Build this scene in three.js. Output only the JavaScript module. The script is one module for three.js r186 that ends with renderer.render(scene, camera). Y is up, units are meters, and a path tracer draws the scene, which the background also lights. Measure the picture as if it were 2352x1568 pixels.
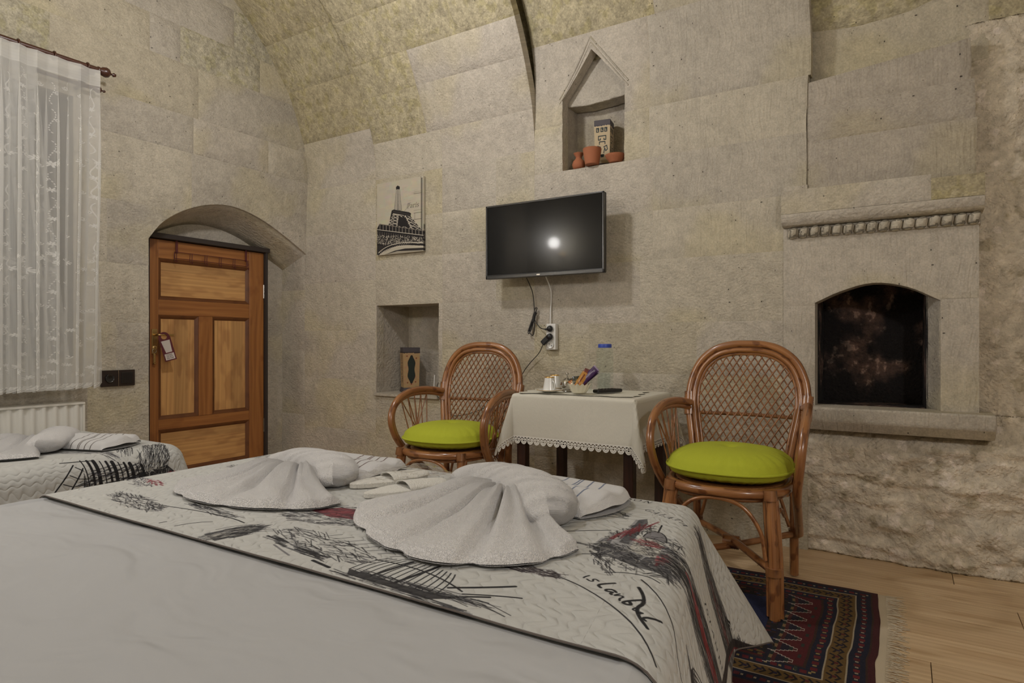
import * as THREE from 'three';
import { mergeGeometries, mergeVertices, toCreasedNormals } from 'three/addons/utils/BufferGeometryUtils.js';
import { RoundedBoxGeometry } from 'three/addons/geometries/RoundedBoxGeometry.js';
import { Brush, Evaluator, SUBTRACTION } from 'three-bvh-csg';

// ---------------------------------------------------------------- camera, renderer, exposure
const scene = new THREE.Scene();
scene.background = new THREE.Color(0x000000);            // a closed vaulted room at night: no sky
const camera = new THREE.PerspectiveCamera(56.79, 2352 / 1568, 0.05, 30);
camera.position.set(0, 0.97, 3.22);
camera.lookAt(0 - 0.5285, 0.97, 3.22 - 0.849);
const renderer = new THREE.WebGLRenderer({ antialias: true });
renderer.toneMapping = THREE.LinearToneMapping;
renderer.toneMappingExposure = 0.222;
renderer.shadowMap.enabled = true;
renderer.shadowMap.type = THREE.PCFSoftShadowMap;
// lamps of the room, plus two added fill lamps (fittings and lights are built in the lamp section below)
const LAMP = { ceiling: { at: [-2.05, 2.66, 1.55], power: 17 }, sconce: { at: [-3.36, 2.08, 3.42], power: 1.5 }, fillLamp: { at: [1.15, 1.95, 3.38], power: 20 }, fillLamp2: { at: [-2.25, 1.95, 3.40], power: 8.5 } };
const LAMP_COLOR = new THREE.Color().setRGB(1, 0.98, 1.0);

// ---------------------------------------------------------------- random numbers and noise
function rng(seed) { let s = seed >>> 0; return () => { s = (s + 0x6d2b79f5) | 0; let t = Math.imul(s ^ (s >>> 15), 1 | s); t = (t + Math.imul(t ^ (t >>> 7), 61 | t)) ^ t; return ((t ^ (t >>> 14)) >>> 0) / 4294967296; }; }
function hash(i, j, s) { let h = (Math.imul(i, 374761393) + Math.imul(j, 668265263) + Math.imul(s, 1442695041)) | 0; h = Math.imul(h ^ (h >>> 13), 1274126177); return ((h ^ (h >>> 16)) >>> 0) / 4294967296; }
function vnoise(x, y, px, py, s) {
  const xi = Math.floor(x), yi = Math.floor(y), fx = x - xi, fy = y - yi, a = fx * fx * (3 - 2 * fx), b = fy * fy * (3 - 2 * fy);
  const x0 = ((xi % px) + px) % px, y0 = ((yi % py) + py) % py, x1 = (x0 + 1) % px, y1 = (y0 + 1) % py;
  const p = hash(x0, y0, s), q = hash(x1, y0, s), r = hash(x0, y1, s), t = hash(x1, y1, s);
  return p + (q - p) * a + (r - p + (p - q - r + t) * a) * b;
}
function fbm(u, v, fx, fy, oct, s) { let a = 0.5, sum = 0, n = 0; for (let k = 0; k < oct; k++) { sum += a * vnoise(u * fx, v * fy, fx, fy, s + k * 17); n += a; a *= 0.5; fx *= 2; fy *= 2; } return sum / n; }
const clamp = (x, a = 0, b = 1) => Math.min(b, Math.max(a, x));
const lerp = (a, b, t) => a + (b - a) * t;
const smooth = (a, b, x) => { const t = clamp((x - a) / (b - a)); return t * t * (3 - 2 * t); };
const big = 4096;
const n2 = (x, y, s = 1) => vnoise(x + 1000, y + 1000, big, big, s) * 2 - 1;
const n3 = (x, y, s = 1) => n2(x, y, s) * 0.6 + n2(x * 2.1, y * 2.1, s + 5) * 0.28 + n2(x * 4.3, y * 4.3, s + 9) * 0.12;

// ---------------------------------------------------------------- textures
function dataTex(w, h, fn, srgb) {
  const d = new Uint8Array(w * h * 4);
  for (let j = 0; j < h; j++) for (let i = 0; i < w; i++) {
    const c = fn((i + 0.5) / w, (j + 0.5) / h, i, j), o = (j * w + i) * 4;
    if (typeof c === 'number') d[o] = d[o + 1] = d[o + 2] = clamp(c) * 255; else { d[o] = clamp(c[0]) * 255; d[o + 1] = clamp(c[1]) * 255; d[o + 2] = clamp(c[2]) * 255; }
    d[o + 3] = 255;
  }
  const t = new THREE.DataTexture(d, w, h);
  t.wrapS = t.wrapT = THREE.RepeatWrapping; t.magFilter = THREE.LinearFilter; t.minFilter = THREE.LinearMipmapLinearFilter; t.generateMipmaps = true;
  if (srgb) t.colorSpace = THREE.SRGBColorSpace;
  t.needsUpdate = true; return t;
}
function rep(t, x, y = x, ox = 0, oy = 0) { const c = t.clone(); c.repeat.set(x, y); c.offset.set(ox, oy); c.needsUpdate = true; return c; }
function canvasTex(w, h, draw, srgb = true) {
  const c = document.createElement('canvas'); c.width = w; c.height = h; const g = c.getContext('2d'); draw(g, w, h);
  const t = new THREE.CanvasTexture(c); if (srgb) t.colorSpace = THREE.SRGBColorSpace; t.wrapS = t.wrapT = THREE.RepeatWrapping; t.anisotropy = 8; return t;
}
// pits shared by the stone's colour and relief
const pits = []; { const r = rng(7); for (let i = 0; i < 46; i++) pits.push([r(), r(), 0.0009 + 0.0026 * r() * r(), 0.5 + r()]); }
function pit(u, v) { let m = 0; for (const [x, y, r, e] of pits) { let dx = Math.abs(u - x), dy = Math.abs(v - y); if (dx > 0.5) dx = 1 - dx; if (dy > 0.5) dy = 1 - dy; if (dx > 0.012 || dy > 0.012) continue; const q = Math.hypot(dx * e, dy / e) / r; if (q < 1.5) m = Math.max(m, 1 - smooth(0.5, 1.5, q)); } return m; }
const S = 1024;
const texPeck = dataTex(S, S, (u, v) => {         // dressed with a pick: short wavering strokes, mostly level
  const w = fbm(u, v, 6, 6, 2, 3) - 0.5, a = fbm(u + w * 0.04, v + w * 0.10, 52, 120, 2, 11), b = fbm(u, v, 84, 84, 2, 23), c = fbm(u, v, 10, 10, 3, 41);
  return 0.40 * a + 0.45 * b + 0.22 * c - 0.5 * pit(u, v);
});
const texComb = dataTex(S, S, (u, v) => {         // dressed with a toothed chisel: fine upright lines in patches
  const w = fbm(u, v, 5, 5, 2, 5) - 0.5, a = fbm(u + w * 0.06, v + w * 0.04, 128, 12, 2, 13), b = fbm(u, v, 70, 70, 3, 27), c = fbm(u, v, 9, 9, 3, 43);
  return 0.50 * a + 0.36 * b + 0.2 * c - 0.45 * pit(u, v);
});
const texStone = dataTex(S, S, (u, v) => {        // colour of the plain tuff, to be multiplied by the tint
  const a = fbm(u, v, 4, 4, 4, 61), b = fbm(u, v, 30, 30, 3, 67), f = fbm(u, v, 180, 180, 2, 69), y = fbm(u, v, 3, 3, 3, 71), p = pit(u, v);
  const k = (0.83 + 0.08 * (a - 0.5) + 0.11 * (b - 0.5) + 0.13 * (f - 0.5)) * (1 - 0.62 * p), yl = smooth(0.48, 0.70, y) * 0.028;
  return [k * (1 + yl * 0.3), k * (1 + yl * 0.1), k * (1 - yl * 1.6)];
}, true);
const texYellow = dataTex(S, S, (u, v) => {       // the mottled yellow tuff of the vault
  const a = fbm(u, v, 7, 7, 4, 81), b = fbm(u, v, 40, 40, 3, 87), f = fbm(u, v, 150, 150, 2, 89), g = fbm(u, v, 26, 26, 3, 93), p = pit(u, v);
  const k = (0.82 + 0.14 * (a - 0.5) + 0.24 * (b - 0.5) + 0.2 * (f - 0.5)) * (1 - 0.5 * p), m = smooth(0.5, 0.72, g);
  return [k * (1 - 0.03 * m), k * (1 - 0.03 * m), k * (1 - 0.09 * m)];
}, true);
const texRock = dataTex(S, S, (u, v) => {
  const a = fbm(u, v, 5, 5, 5, 101), b = fbm(u, v, 36, 36, 4, 107), d = smooth(0.60, 0.75, fbm(u, v, 14, 14, 4, 109)), l = smooth(0.64, 0.76, fbm(u, v, 18, 18, 3, 113));
  const k = 0.84 + 0.2 * (a - 0.5) + 0.26 * (b - 0.5) - 0.13 * d + 0.09 * l;
  return [k, k * (0.985 - 0.01 * d), k * (0.95 - 0.05 * d + 0.03 * l)];
}, true);
const texRockBump = dataTex(S, S, (u, v) => 0.5 * fbm(u, v, 14, 14, 5, 121) + 0.5 * fbm(u, v, 60, 60, 3, 127));
const texSoot = dataTex(512, 512, (u, v) => {
  const a = fbm(u, v, 4, 4, 5, 131), b = fbm(u, v, 22, 22, 4, 137), t = smooth(0.52, 0.72, a) * (0.35 + b), w = smooth(0.62, 0.74, b) * smooth(0.5, 0.62, a);
  return [0.13 + 0.30 * t + 0.2 * w, 0.115 + 0.22 * t + 0.18 * w, 0.11 + 0.18 * t + 0.16 * w];
}, true);
const texTerry = dataTex(512, 512, (u, v) => 0.55 * fbm(u, v, 120, 120, 2, 141) + 0.3 * fbm(u, v, 40, 40, 3, 147) + 0.15 * fbm(u, v, 9, 9, 2, 151));
const texWeave = dataTex(256, 256, (u, v) => 0.5 + 0.2 * Math.sin(u * Math.PI * 2 * 48) * Math.sin(v * Math.PI * 2 * 48) + 0.35 * (fbm(u, v, 48, 24, 3, 161) - 0.5));
const texCrease = dataTex(512, 512, (u, v) => { const w = fbm(u, v, 4, 4, 3, 171), a = Math.abs(fbm(u + w * 0.1, v + w * 0.2, 3, 10, 4, 173) - 0.5) * 2; return 0.6 * smooth(0, 0.5, a) + 0.4 * fbm(u, v, 5, 8, 4, 177); });
const texQuilt = dataTex(768, 768, (u, v) => {     // stitched scallops, about 3 cm across
  const w = fbm(u, v, 7, 7, 2, 183) - 0.5, r = u * 17 + w * 1.6, x = (v + w * 0.06) * 13, f = r + 0.20 * Math.cos(x * Math.PI * 2) + 0.5 * (fbm(u, v, 13, 13, 1, 185) - 0.5), g = Math.abs(f - Math.floor(f) - 0.5) * 2;
  return 0.72 * Math.pow(1 - Math.pow(g, 2.4), 0.8) * (0.75 + 0.25 * Math.cos(x * Math.PI * 2 + f)) + 0.2 * fbm(u, v, 60, 60, 2, 181);
});
function woodTex(w, h, base, dark, seed, bands) {  // grain along v
  return dataTex(w, h, (u, v) => {
    const x = u * bands, b = Math.floor(x), o = hash(b, 3, seed), tone = (hash(b, 7, seed) - 0.5) * 0.16, knot = bands;
    const wv = (fbm(u, v, 3, 2, 3, seed + 5) - 0.5) * 0.55, g = fbm(u + wv * 0.12 + o * 0.37, v * 1 + o, 40, 2, 3, seed + 9), f = fbm(u, v, 180, 6, 2, seed + 13);
    const rings = Math.abs((((u + wv * 0.35) * 11 + o * 3) % 1 + 1) % 1 - 0.5) * 2, blot = smooth(0.6, 0.8, fbm(u, v, 5, 9, 3, seed + 21));
    const t = clamp(0.28 * rings + 0.55 * (g - 0.25) + 0.3 * (f - 0.5) + 0.4 * blot + 0.12), k = 1 + tone;
    return [lerp(base[0], dark[0], t) * k, lerp(base[1], dark[1], t) * k, lerp(base[2], dark[2], t) * k];
  }, true);
}
const texPine = woodTex(512, 1024, [0.72, 0.49, 0.265], [0.49, 0.285, 0.13], 201, 1);
const texPanel = woodTex(512, 1024, [0.73, 0.575, 0.36], [0.56, 0.405, 0.24], 231, 3);
const texFloor = woodTex(512, 1024, [0.88, 0.79, 0.655], [0.72, 0.60, 0.455], 261, 1);
const texDark = woodTex(256, 512, [0.24, 0.125, 0.075], [0.11, 0.05, 0.035], 281, 1);
const texCane = dataTex(256, 512, (u, v) => { const a = fbm(u, v, 8, 3, 3, 301), b = fbm(u, v, 60, 2, 2, 307), d = smooth(0.55, 0.75, fbm(u, v, 4, 9, 3, 311)); const t = clamp(0.55 * a + 0.5 * (b - 0.3) + 0.45 * d); return [lerp(0.70, 0.36, t), lerp(0.49, 0.20, t), lerp(0.30, 0.105, t)]; }, true);

// ---------------------------------------------------------------- materials
const std = (o) => new THREE.MeshStandardMaterial(o);
const phy = (o) => new THREE.MeshPhysicalMaterial(o);
const rgb = (r, g, b) => new THREE.Color().setRGB(r, g, b);
const tint = {
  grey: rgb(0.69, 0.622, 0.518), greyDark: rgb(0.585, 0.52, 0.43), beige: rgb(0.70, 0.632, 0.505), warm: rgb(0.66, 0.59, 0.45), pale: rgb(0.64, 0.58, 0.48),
  yellow: rgb(0.615, 0.54, 0.355), ochre: rgb(0.595, 0.515, 0.33), green: rgb(0.63, 0.575, 0.43),
};
const stoneM = {};
for (const [k, c] of Object.entries(tint)) for (const d of ['peck', 'comb']) {
  const yel = k === 'yellow' || k === 'ochre' || k === 'green';
  stoneM[k + d] = std({ color: c, map: rep(yel ? texYellow : texStone, 1.1), bumpMap: rep(d === 'peck' ? texPeck : texComb, 1.1), bumpScale: d === 'peck' ? 0.0062 : 0.0055, roughness: 0.95, metalness: 0 });
  stoneM[k + d].name = 'tuff_' + k + '_' + d;
}
const M = {
  backing: std({ color: rgb(0.35, 0.31, 0.25), roughness: 1 }),
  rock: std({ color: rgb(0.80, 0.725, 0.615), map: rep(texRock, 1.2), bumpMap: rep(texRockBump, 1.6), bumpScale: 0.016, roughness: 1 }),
  plaster: std({ color: rgb(0.58, 0.525, 0.43), map: rep(texStone, 0.8), bumpMap: rep(texRockBump, 1.1), bumpScale: 0.005, roughness: 0.95 }),
  soot: std({ color: rgb(1, 1, 1), map: rep(texSoot, 1.4), bumpMap: rep(texRockBump, 2), bumpScale: 0.02, roughness: 1 }),
  pine: phy({ color: rgb(1, 0.98, 0.92), map: texPine, roughness: 0.42, clearcoat: 0.25, clearcoatRoughness: 0.35 }),
  pinePanel: phy({ color: rgb(1.35, 1.32, 1.35), map: rep(texPanel, 1.6, 0.8), roughness: 0.42, clearcoat: 0.25, clearcoatRoughness: 0.35 }),
  pineEdge: phy({ color: rgb(0.40, 0.33, 0.27), map: texPine, roughness: 0.5 }),
  darkWood: phy({ color: rgb(0.9, 0.9, 0.9), map: rep(texDark, 4, 1), roughness: 0.4, clearcoat: 0.2, clearcoatRoughness: 0.3 }),
  frameDark: std({ color: rgb(0.035, 0.026, 0.022), roughness: 0.7 }),
  cane: phy({ color: rgb(1, 1, 1), map: rep(texCane, 12, 3), roughness: 0.3, clearcoat: 0.6, clearcoatRoughness: 0.16 }),
  strand: phy({ color: rgb(1, 1, 1), map: rep(texCane, 30, 6), roughness: 0.35, clearcoat: 0.4, clearcoatRoughness: 0.2 }),
  lime: std({ color: rgb(0.40, 0.44, 0.022), bumpMap: rep(texWeave, 8), bumpScale: 0.001, roughness: 0.85 }),
  sheet: phy({ color: rgb(0.405, 0.408, 0.413), bumpMap: rep(texCrease, 0.9, 0.7), bumpScale: 0.006, roughness: 0.85, sheen: 0.15 }),
  terry: phy({ color: rgb(0.80, 0.785, 0.78), bumpMap: rep(texTerry, 6.5), bumpScale: 0.009, roughness: 1, sheen: 0.5, sheenRoughness: 0.6, sheenColor: rgb(0.5, 0.5, 0.5) }),
  rockLit: std({ color: rgb(0.90, 0.825, 0.715), map: rep(texRock, 1.2), bumpMap: rep(texRockBump, 1.6), bumpScale: 0.016, roughness: 1 }),  // same rock, colour brightened to stand in for light missing below the hearth
  cloth: std({ color: rgb(0.63, 0.605, 0.525), bumpMap: rep(texWeave, 5), bumpScale: 0.0015, roughness: 0.9 }),
  cloth2: std({ color: rgb(0.66, 0.64, 0.545), bumpMap: rep(texWeave, 5), bumpScale: 0.0015, roughness: 0.9 }),
  white: std({ color: rgb(0.72, 0.71, 0.68), roughness: 0.4 }),
  radiator: phy({ color: rgb(0.70, 0.68, 0.62), roughness: 0.35, clearcoat: 0.4 }),
  black: std({ color: rgb(0.012, 0.012, 0.013), roughness: 0.4 }),
  blackGloss: phy({ color: rgb(0.010, 0.010, 0.011), roughness: 0.25, clearcoat: 0.6, clearcoatRoughness: 0.1 }),
  switchBlack: phy({ color: rgb(0.022, 0.014, 0.012), roughness: 0.35 }),
  screen: phy({ color: rgb(0.004, 0.004, 0.0042), roughness: 0.16, specularIntensity: 0.2, clearcoat: 0.25, clearcoatRoughness: 0.06 }),
  terracotta: std({ color: rgb(0.36, 0.125, 0.055), bumpMap: rep(texRockBump, 6), bumpScale: 0.001, roughness: 0.8 }),
  porcelain: phy({ color: rgb(0.78, 0.78, 0.75), roughness: 0.15, clearcoat: 0.6, clearcoatRoughness: 0.08 }),
  cream: phy({ color: rgb(0.74, 0.70, 0.55), roughness: 0.2, clearcoat: 0.5 }),
  gold: std({ color: rgb(0.70, 0.43, 0.13), metalness: 0.8, roughness: 0.3 }),
  chrome: std({ color: rgb(0.62, 0.60, 0.57), metalness: 1, roughness: 0.15 }),
  brass: std({ color: rgb(0.55, 0.38, 0.16), metalness: 1, roughness: 0.35 }),
  redWire: std({ color: rgb(0.10, 0.016, 0.016), roughness: 0.5 }),
  glass: phy({ color: rgb(0.93, 0.96, 0.95), transmission: 1, roughness: 0.03, ior: 1.35, thickness: 0, specularIntensity: 0.75 }),
  blue: std({ color: rgb(0.04, 0.08, 0.42), roughness: 0.4 }),
  rod: phy({ color: rgb(1.9, 1.75, 1.6), map: rep(texDark, 6, 2), roughness: 0.35, clearcoat: 0.4, clearcoatRoughness: 0.2 }),
  nightPane: phy({ color: rgb(0.02, 0.022, 0.026), roughness: 0.08 }),
  lampGlow: std({ color: rgb(1, 1, 1), emissive: rgb(1, 0.94, 0.84), emissiveIntensity: 20, roughness: 0.5 }),
  sconceGlow: std({ color: rgb(1, 1, 1), emissive: rgb(1, 0.97, 0.93), emissiveIntensity: 380, roughness: 0.5 }),
};

// ---------------------------------------------------------------- names, things, parts
const taken = {};
function numbered(n) { taken[n] = (taken[n] ?? -1) + 1; return taken[n] ? n + '_' + String(taken[n]).padStart(3, '0') : n; }
function shade(o) { o.traverse((m) => { if (m.isMesh) { m.castShadow = m.receiveShadow = true; } }); return o; }
function tag(o, label, category, group) { o.userData = { label, category }; if (group) o.userData.group = group; return o; }
function thing(name, label, category, [x, y, z] = [0, 0, 0], turn = 0, group) {
  const o = new THREE.Group(); o.name = numbered(name); o.position.set(x, y, z); o.rotation.y = turn; scene.add(o); return tag(o, label, category, group);
}
function clean(g) { for (const k of Object.keys(g.attributes)) if (!['position', 'normal', 'uv'].includes(k)) g.deleteAttribute(k); return g; }
function merge(list) {
  list = list.flat(Infinity).map(clean);
  if (list.length === 1) return list[0];
  if (list.some((g) => !g.index) && list.some((g) => g.index)) list = list.map((g) => (g.index ? g.toNonIndexed() : g));
  for (const g of list) if (!g.attributes.uv) g.setAttribute('uv', new THREE.BufferAttribute(new Float32Array(g.attributes.position.count * 2), 2));
  return mergeGeometries(list, false);
}
function part(name, geos, mat, parent, label) {
  const m = new THREE.Mesh(Array.isArray(geos) ? merge(geos) : geos, mat); m.name = parent && parent !== scene ? name : numbered(name); m.castShadow = m.receiveShadow = true;
  if (label) m.userData.label = label;
  (parent ?? scene).add(m); return m;
}
function single(name, geos, mat, label, category, group) { return tag(part(name, geos, mat, scene), label, category, group); }
function struct(name, geos, mat) { const m = part(name, geos, mat, scene); m.userData = { kind: 'structure' }; return m; }

// ---------------------------------------------------------------- shapes
function box(w, h, d, x = 0, y = 0, z = 0, bev = 0) {   // uv in metres by face
  const g = bev ? new RoundedBoxGeometry(w, h, d, 2, bev) : new THREE.BoxGeometry(w, h, d);
  g.translate(x, y, z); boxUV(g); return g;
}
function boxUV(g) {
  const p = g.attributes.position, n = g.attributes.normal, uv = new Float32Array(p.count * 2);
  for (let i = 0; i < p.count; i++) {
    const ax = Math.abs(n.getX(i)), ay = Math.abs(n.getY(i)), az = Math.abs(n.getZ(i)), x = p.getX(i), y = p.getY(i), z = p.getZ(i);
    if (ax >= ay && ax >= az) { uv[i * 2] = z; uv[i * 2 + 1] = y; } else if (ay >= az) { uv[i * 2] = x; uv[i * 2 + 1] = z; } else { uv[i * 2] = x; uv[i * 2 + 1] = y; }
  }
  g.setAttribute('uv', new THREE.BufferAttribute(uv, 2)); return g;
}
const V = (x, y, z) => new THREE.Vector3(x, y, z);
// a round rod along points; r may be a function of t in 0..1; closed joins the ends
function rod(pts, r, { rs = 10, n = 0, closed = false, straight = false, flat = 1 } = {}) {
  pts = pts.map((p) => (p.isVector3 ? p : V(...p)));
  const R = typeof r === 'function' ? r : () => r;
  let curve;
  if (straight && pts.length === 2) curve = new THREE.LineCurve3(pts[0], pts[1]);
  else if (straight) { curve = new THREE.CurvePath(); for (let i = 1; i < pts.length; i++) curve.add(new THREE.LineCurve3(pts[i - 1], pts[i])); }
  else curve = new THREE.CatmullRomCurve3(pts, closed, 'centripetal');
  n = n || Math.max(2, pts.length === 2 && typeof r !== 'function' ? 2 : (pts.length - (closed ? 0 : 1)) * 6);
  const P = [], T = []; for (let i = 0; i <= n; i++) { P.push(pts.length === 2 ? pts[0].clone().lerp(pts[1], i / n) : curve.getPoint(i / n)); }
  for (let i = 0; i <= n; i++) { const a = closed ? P[(i - 1 + n) % n] : P[Math.max(0, i - 1)], b = closed ? P[(i + 1) % n] : P[Math.min(n, i + 1)]; T.push(b.clone().sub(a).normalize()); }
  let N = Math.abs(T[0].y) < 0.9 ? V(0, 1, 0) : V(1, 0, 0); N.addScaledVector(T[0], -N.dot(T[0])).normalize();
  const pos = [], nor = [], uv = [], idx = []; let len = 0;
  for (let i = 0; i <= n; i++) {
    if (i) { len += P[i].distanceTo(P[i - 1]); N.addScaledVector(T[i], -N.dot(T[i])).normalize(); }
    const B = T[i].clone().cross(N), rr = R(i / n);
    for (let k = 0; k <= rs; k++) { const a = (k / rs) * Math.PI * 2, d = N.clone().multiplyScalar(Math.cos(a)).addScaledVector(B, Math.sin(a) * flat); pos.push(P[i].x + d.x * rr, P[i].y + d.y * rr, P[i].z + d.z * rr); d.normalize(); nor.push(d.x, d.y, d.z); uv.push((k / rs) * Math.PI * 2 * Math.max(rr, 0.003), len); }
  }
  for (let i = 0; i < n; i++) for (let k = 0; k < rs; k++) { const a = i * (rs + 1) + k, b = a + rs + 1; idx.push(a, a + 1, b, a + 1, b + 1, b); }
  if (!closed) for (const e of [0, n]) {
    const c = pos.length / 3, t = T[e].clone().multiplyScalar(e ? 1 : -1); pos.push(P[e].x, P[e].y, P[e].z); nor.push(t.x, t.y, t.z); uv.push(0, 0);
    const s = c + 1; for (let k = 0; k <= rs; k++) { const o = (e * (rs + 1) + k) * 3; pos.push(pos[o], pos[o + 1], pos[o + 2]); nor.push(t.x, t.y, t.z); uv.push(0, 0); }
    for (let k = 0; k < rs; k++) e ? idx.push(c, s + k, s + k + 1) : idx.push(c, s + k + 1, s + k);
  }
  const g = new THREE.BufferGeometry(); g.setAttribute('position', new THREE.Float32BufferAttribute(pos, 3)); g.setAttribute('normal', new THREE.Float32BufferAttribute(nor, 3)); g.setAttribute('uv', new THREE.Float32BufferAttribute(uv, 2)); g.setIndex(idx); return g;
}
function lathe(pts, seg = 32, x = 0, y = 0, z = 0) { const g = new THREE.LatheGeometry(pts.map(([a, b]) => new THREE.Vector2(a, b)), seg); g.translate(x, y, z); return g; }
// surface from a function of (i/nu, j/nv); back: offset along the normal for a second, closed side
function surf(nu, nv, fn, uvf, { thick = 0, flip = false } = {}) {
  const pos = [], uv = [], idx = [];
  for (let j = 0; j <= nv; j++) for (let i = 0; i <= nu; i++) { const p = fn(i / nu, j / nv); pos.push(p.x, p.y, p.z); const t = uvf ? uvf(i / nu, j / nv, p) : [i / nu, j / nv]; uv.push(t[0], t[1]); }
  for (let j = 0; j < nv; j++) for (let i = 0; i < nu; i++) { const a = j * (nu + 1) + i, b = a + 1, c = a + nu + 1, d = c + 1; flip ? idx.push(a, c, b, b, c, d) : idx.push(a, b, c, b, d, c); }
  const g = new THREE.BufferGeometry(); g.setAttribute('position', new THREE.Float32BufferAttribute(pos, 3)); g.setAttribute('uv', new THREE.Float32BufferAttribute(uv, 2)); g.setIndex(idx); g.computeVertexNormals();
  if (!thick) return g;
  const n = g.attributes.normal, N = (nu + 1) * (nv + 1), p2 = [...pos], u2 = [...uv], id = [...idx];
  for (let k = 0; k < N; k++) { p2.push(pos[k * 3] - n.getX(k) * thick, pos[k * 3 + 1] - n.getY(k) * thick, pos[k * 3 + 2] - n.getZ(k) * thick); u2.push(uv[k * 2], uv[k * 2 + 1]); }
  for (let k = 0; k < idx.length; k += 3) id.push(idx[k] + N, idx[k + 2] + N, idx[k + 1] + N);
  const rim = []; for (let i = 0; i < nu; i++) rim.push(i); for (let j = 0; j < nv; j++) rim.push(j * (nu + 1) + nu); for (let i = nu; i > 0; i--) rim.push(nv * (nu + 1) + i); for (let j = nv; j > 0; j--) rim.push(j * (nu + 1));
  rim.forEach((a, k) => { const b = rim[(k + 1) % rim.length]; flip ? id.push(a, b, a + N, b, b + N, a + N) : id.push(a, a + N, b, b, a + N, b + N); });
  const h = new THREE.BufferGeometry(); h.setAttribute('position', new THREE.Float32BufferAttribute(p2, 3)); h.setAttribute('uv', new THREE.Float32BufferAttribute(u2, 2)); h.setIndex(id); h.computeVertexNormals(); return h;
}
function extrude(pts, depth, { bevel = 0, seg = 2 } = {}) {
  const s = new THREE.Shape(pts.map(([x, y]) => new THREE.Vector2(x, y)));
  const g = new THREE.ExtrudeGeometry(s, { depth, bevelEnabled: bevel > 0, bevelSize: bevel, bevelThickness: bevel, bevelOffset: -bevel, bevelSegments: seg, curveSegments: 12 }); boxUV(g); return g;
}
function mirror(g, x, y, z) {   // a reflected copy with its faces turned the right way round
  if (!g.index) g.setIndex([...Array(g.attributes.position.count).keys()]);
  g.scale(x, y, z); const i = g.index.array; for (let k = 0; k < i.length; k += 3) { const t = i[k]; i[k] = i[k + 1]; i[k + 1] = t; } return g;
}

// ================================================================ THE ROOM
const XL = -3.83, XR = 1.6, ZN = 3.62, SPRING = 2.1, VA = 1.8, VB = 1.52;
// the back wall rises straight to the springing line and bends over as a barrel vault: (x, height y, distance h in front of the masonry)
function vaultPt(x, y, h) {
  if (y <= SPRING) return V(x, y, h);
  const t = Math.asin(clamp((y - SPRING) / VB)), s = Math.sin(t), c = Math.cos(t), ny = -s / VB, nz = c / VA, l = Math.hypot(ny, nz);
  return V(x, y + (ny / l) * h, VA * (1 - c) + (nz / l) * h);
}
const csg = new Evaluator(); csg.attributes = ['position', 'normal', 'uv']; csg.useGroups = false;
let blockSeed = 1;
// one dressed block: a gently uneven face with edges that dip into the joint, closed at the back
function blockGeo(fn, u0, u1, v0, v1, { h = 0, dip = 0.005, bev = 0.014, wav = 0.004, thick = 0.07, tilt = 0.002, cuts = [] } = {}) {
  const s = blockSeed++, r = rng(s * 977 + 5), nu = Math.max(3, Math.ceil((u1 - u0) / 0.075)), nv = Math.max(3, Math.ceil((v1 - v0) / 0.075));
  const line = (a, b, n) => { const o = [a, a + bev]; for (let i = 1; i < n; i++) o.push(lerp(a + bev, b - bev, i / n)); o.push(b - bev, b); return o; };
  const U = line(u0, u1, nu), W = line(v0, v1, nv), ou = r() * 7, ov = r() * 7, ta = (r() - 0.5) * 2 * tilt, tb = (r() - 0.5) * 2 * tilt, hh = typeof h === 'function' ? h : () => h;
  const pos = [], uv = [], idx = [], nx = U.length, ny = W.length;
  for (let j = 0; j < ny; j++) for (let i = 0; i < nx; i++) {
    const edge = i === 0 || j === 0 || i === nx - 1 || j === ny - 1, u = U[i], v = W[j], e = edge ? -dip : (tb * (u - (u0 + u1) / 2)) / (u1 - u0) + (ta * (v - (v0 + v1) / 2)) / (v1 - v0) + wav * n3(u * 5 + s * 3.1, v * 5, 3);
    const p = fn(u, v, hh(u, v) + e); pos.push(p.x, p.y, p.z); uv.push(u + ou, v + ov);
  }
  for (let j = 0; j < ny - 1; j++) for (let i = 0; i < nx - 1; i++) { const a = j * nx + i, b = a + 1, c = a + nx, d = c + 1; idx.push(a, b, c, b, d, c); }
  const N = nx * ny, face = new THREE.BufferGeometry();
  for (let j = 0; j < ny; j++) for (let i = 0; i < nx; i++) { const p = fn(U[i], W[j], hh(U[i], W[j]) - thick); pos.push(p.x, p.y, p.z); uv.push(U[i] + ou, W[j] + ov); }
  const M0 = idx.length; for (let k = 0; k < M0; k += 3) idx.push(idx[k] + N, idx[k + 2] + N, idx[k + 1] + N);
  const rim = []; for (let i = 0; i < nx - 1; i++) rim.push(i); for (let j = 0; j < ny - 1; j++) rim.push(j * nx + nx - 1); for (let i = nx - 1; i > 0; i--) rim.push((ny - 1) * nx + i); for (let j = ny - 1; j > 0; j--) rim.push(j * nx);
  rim.forEach((a, k) => { const b = rim[(k + 1) % rim.length]; idx.push(a, a + N, b, b, a + N, b + N); });
  face.setAttribute('position', new THREE.Float32BufferAttribute(pos, 3)); face.setAttribute('uv', new THREE.Float32BufferAttribute(uv, 2)); face.setIndex(idx); face.computeVertexNormals();
  if (!cuts.length) return toCreasedNormals(face, 0.9);
  let brush = new Brush(face); brush.updateMatrixWorld();
  for (const c of cuts) { const b = new Brush(c); b.updateMatrixWorld(); brush = csg.evaluate(brush, b, SUBTRACTION); }
  return toCreasedNormals(clean(brush.geometry), 0.9);
}
const hits = (a, b) => a[0] < b[1] && b[0] < a[1] && a[2] < b[3] && b[2] < a[3];
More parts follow.
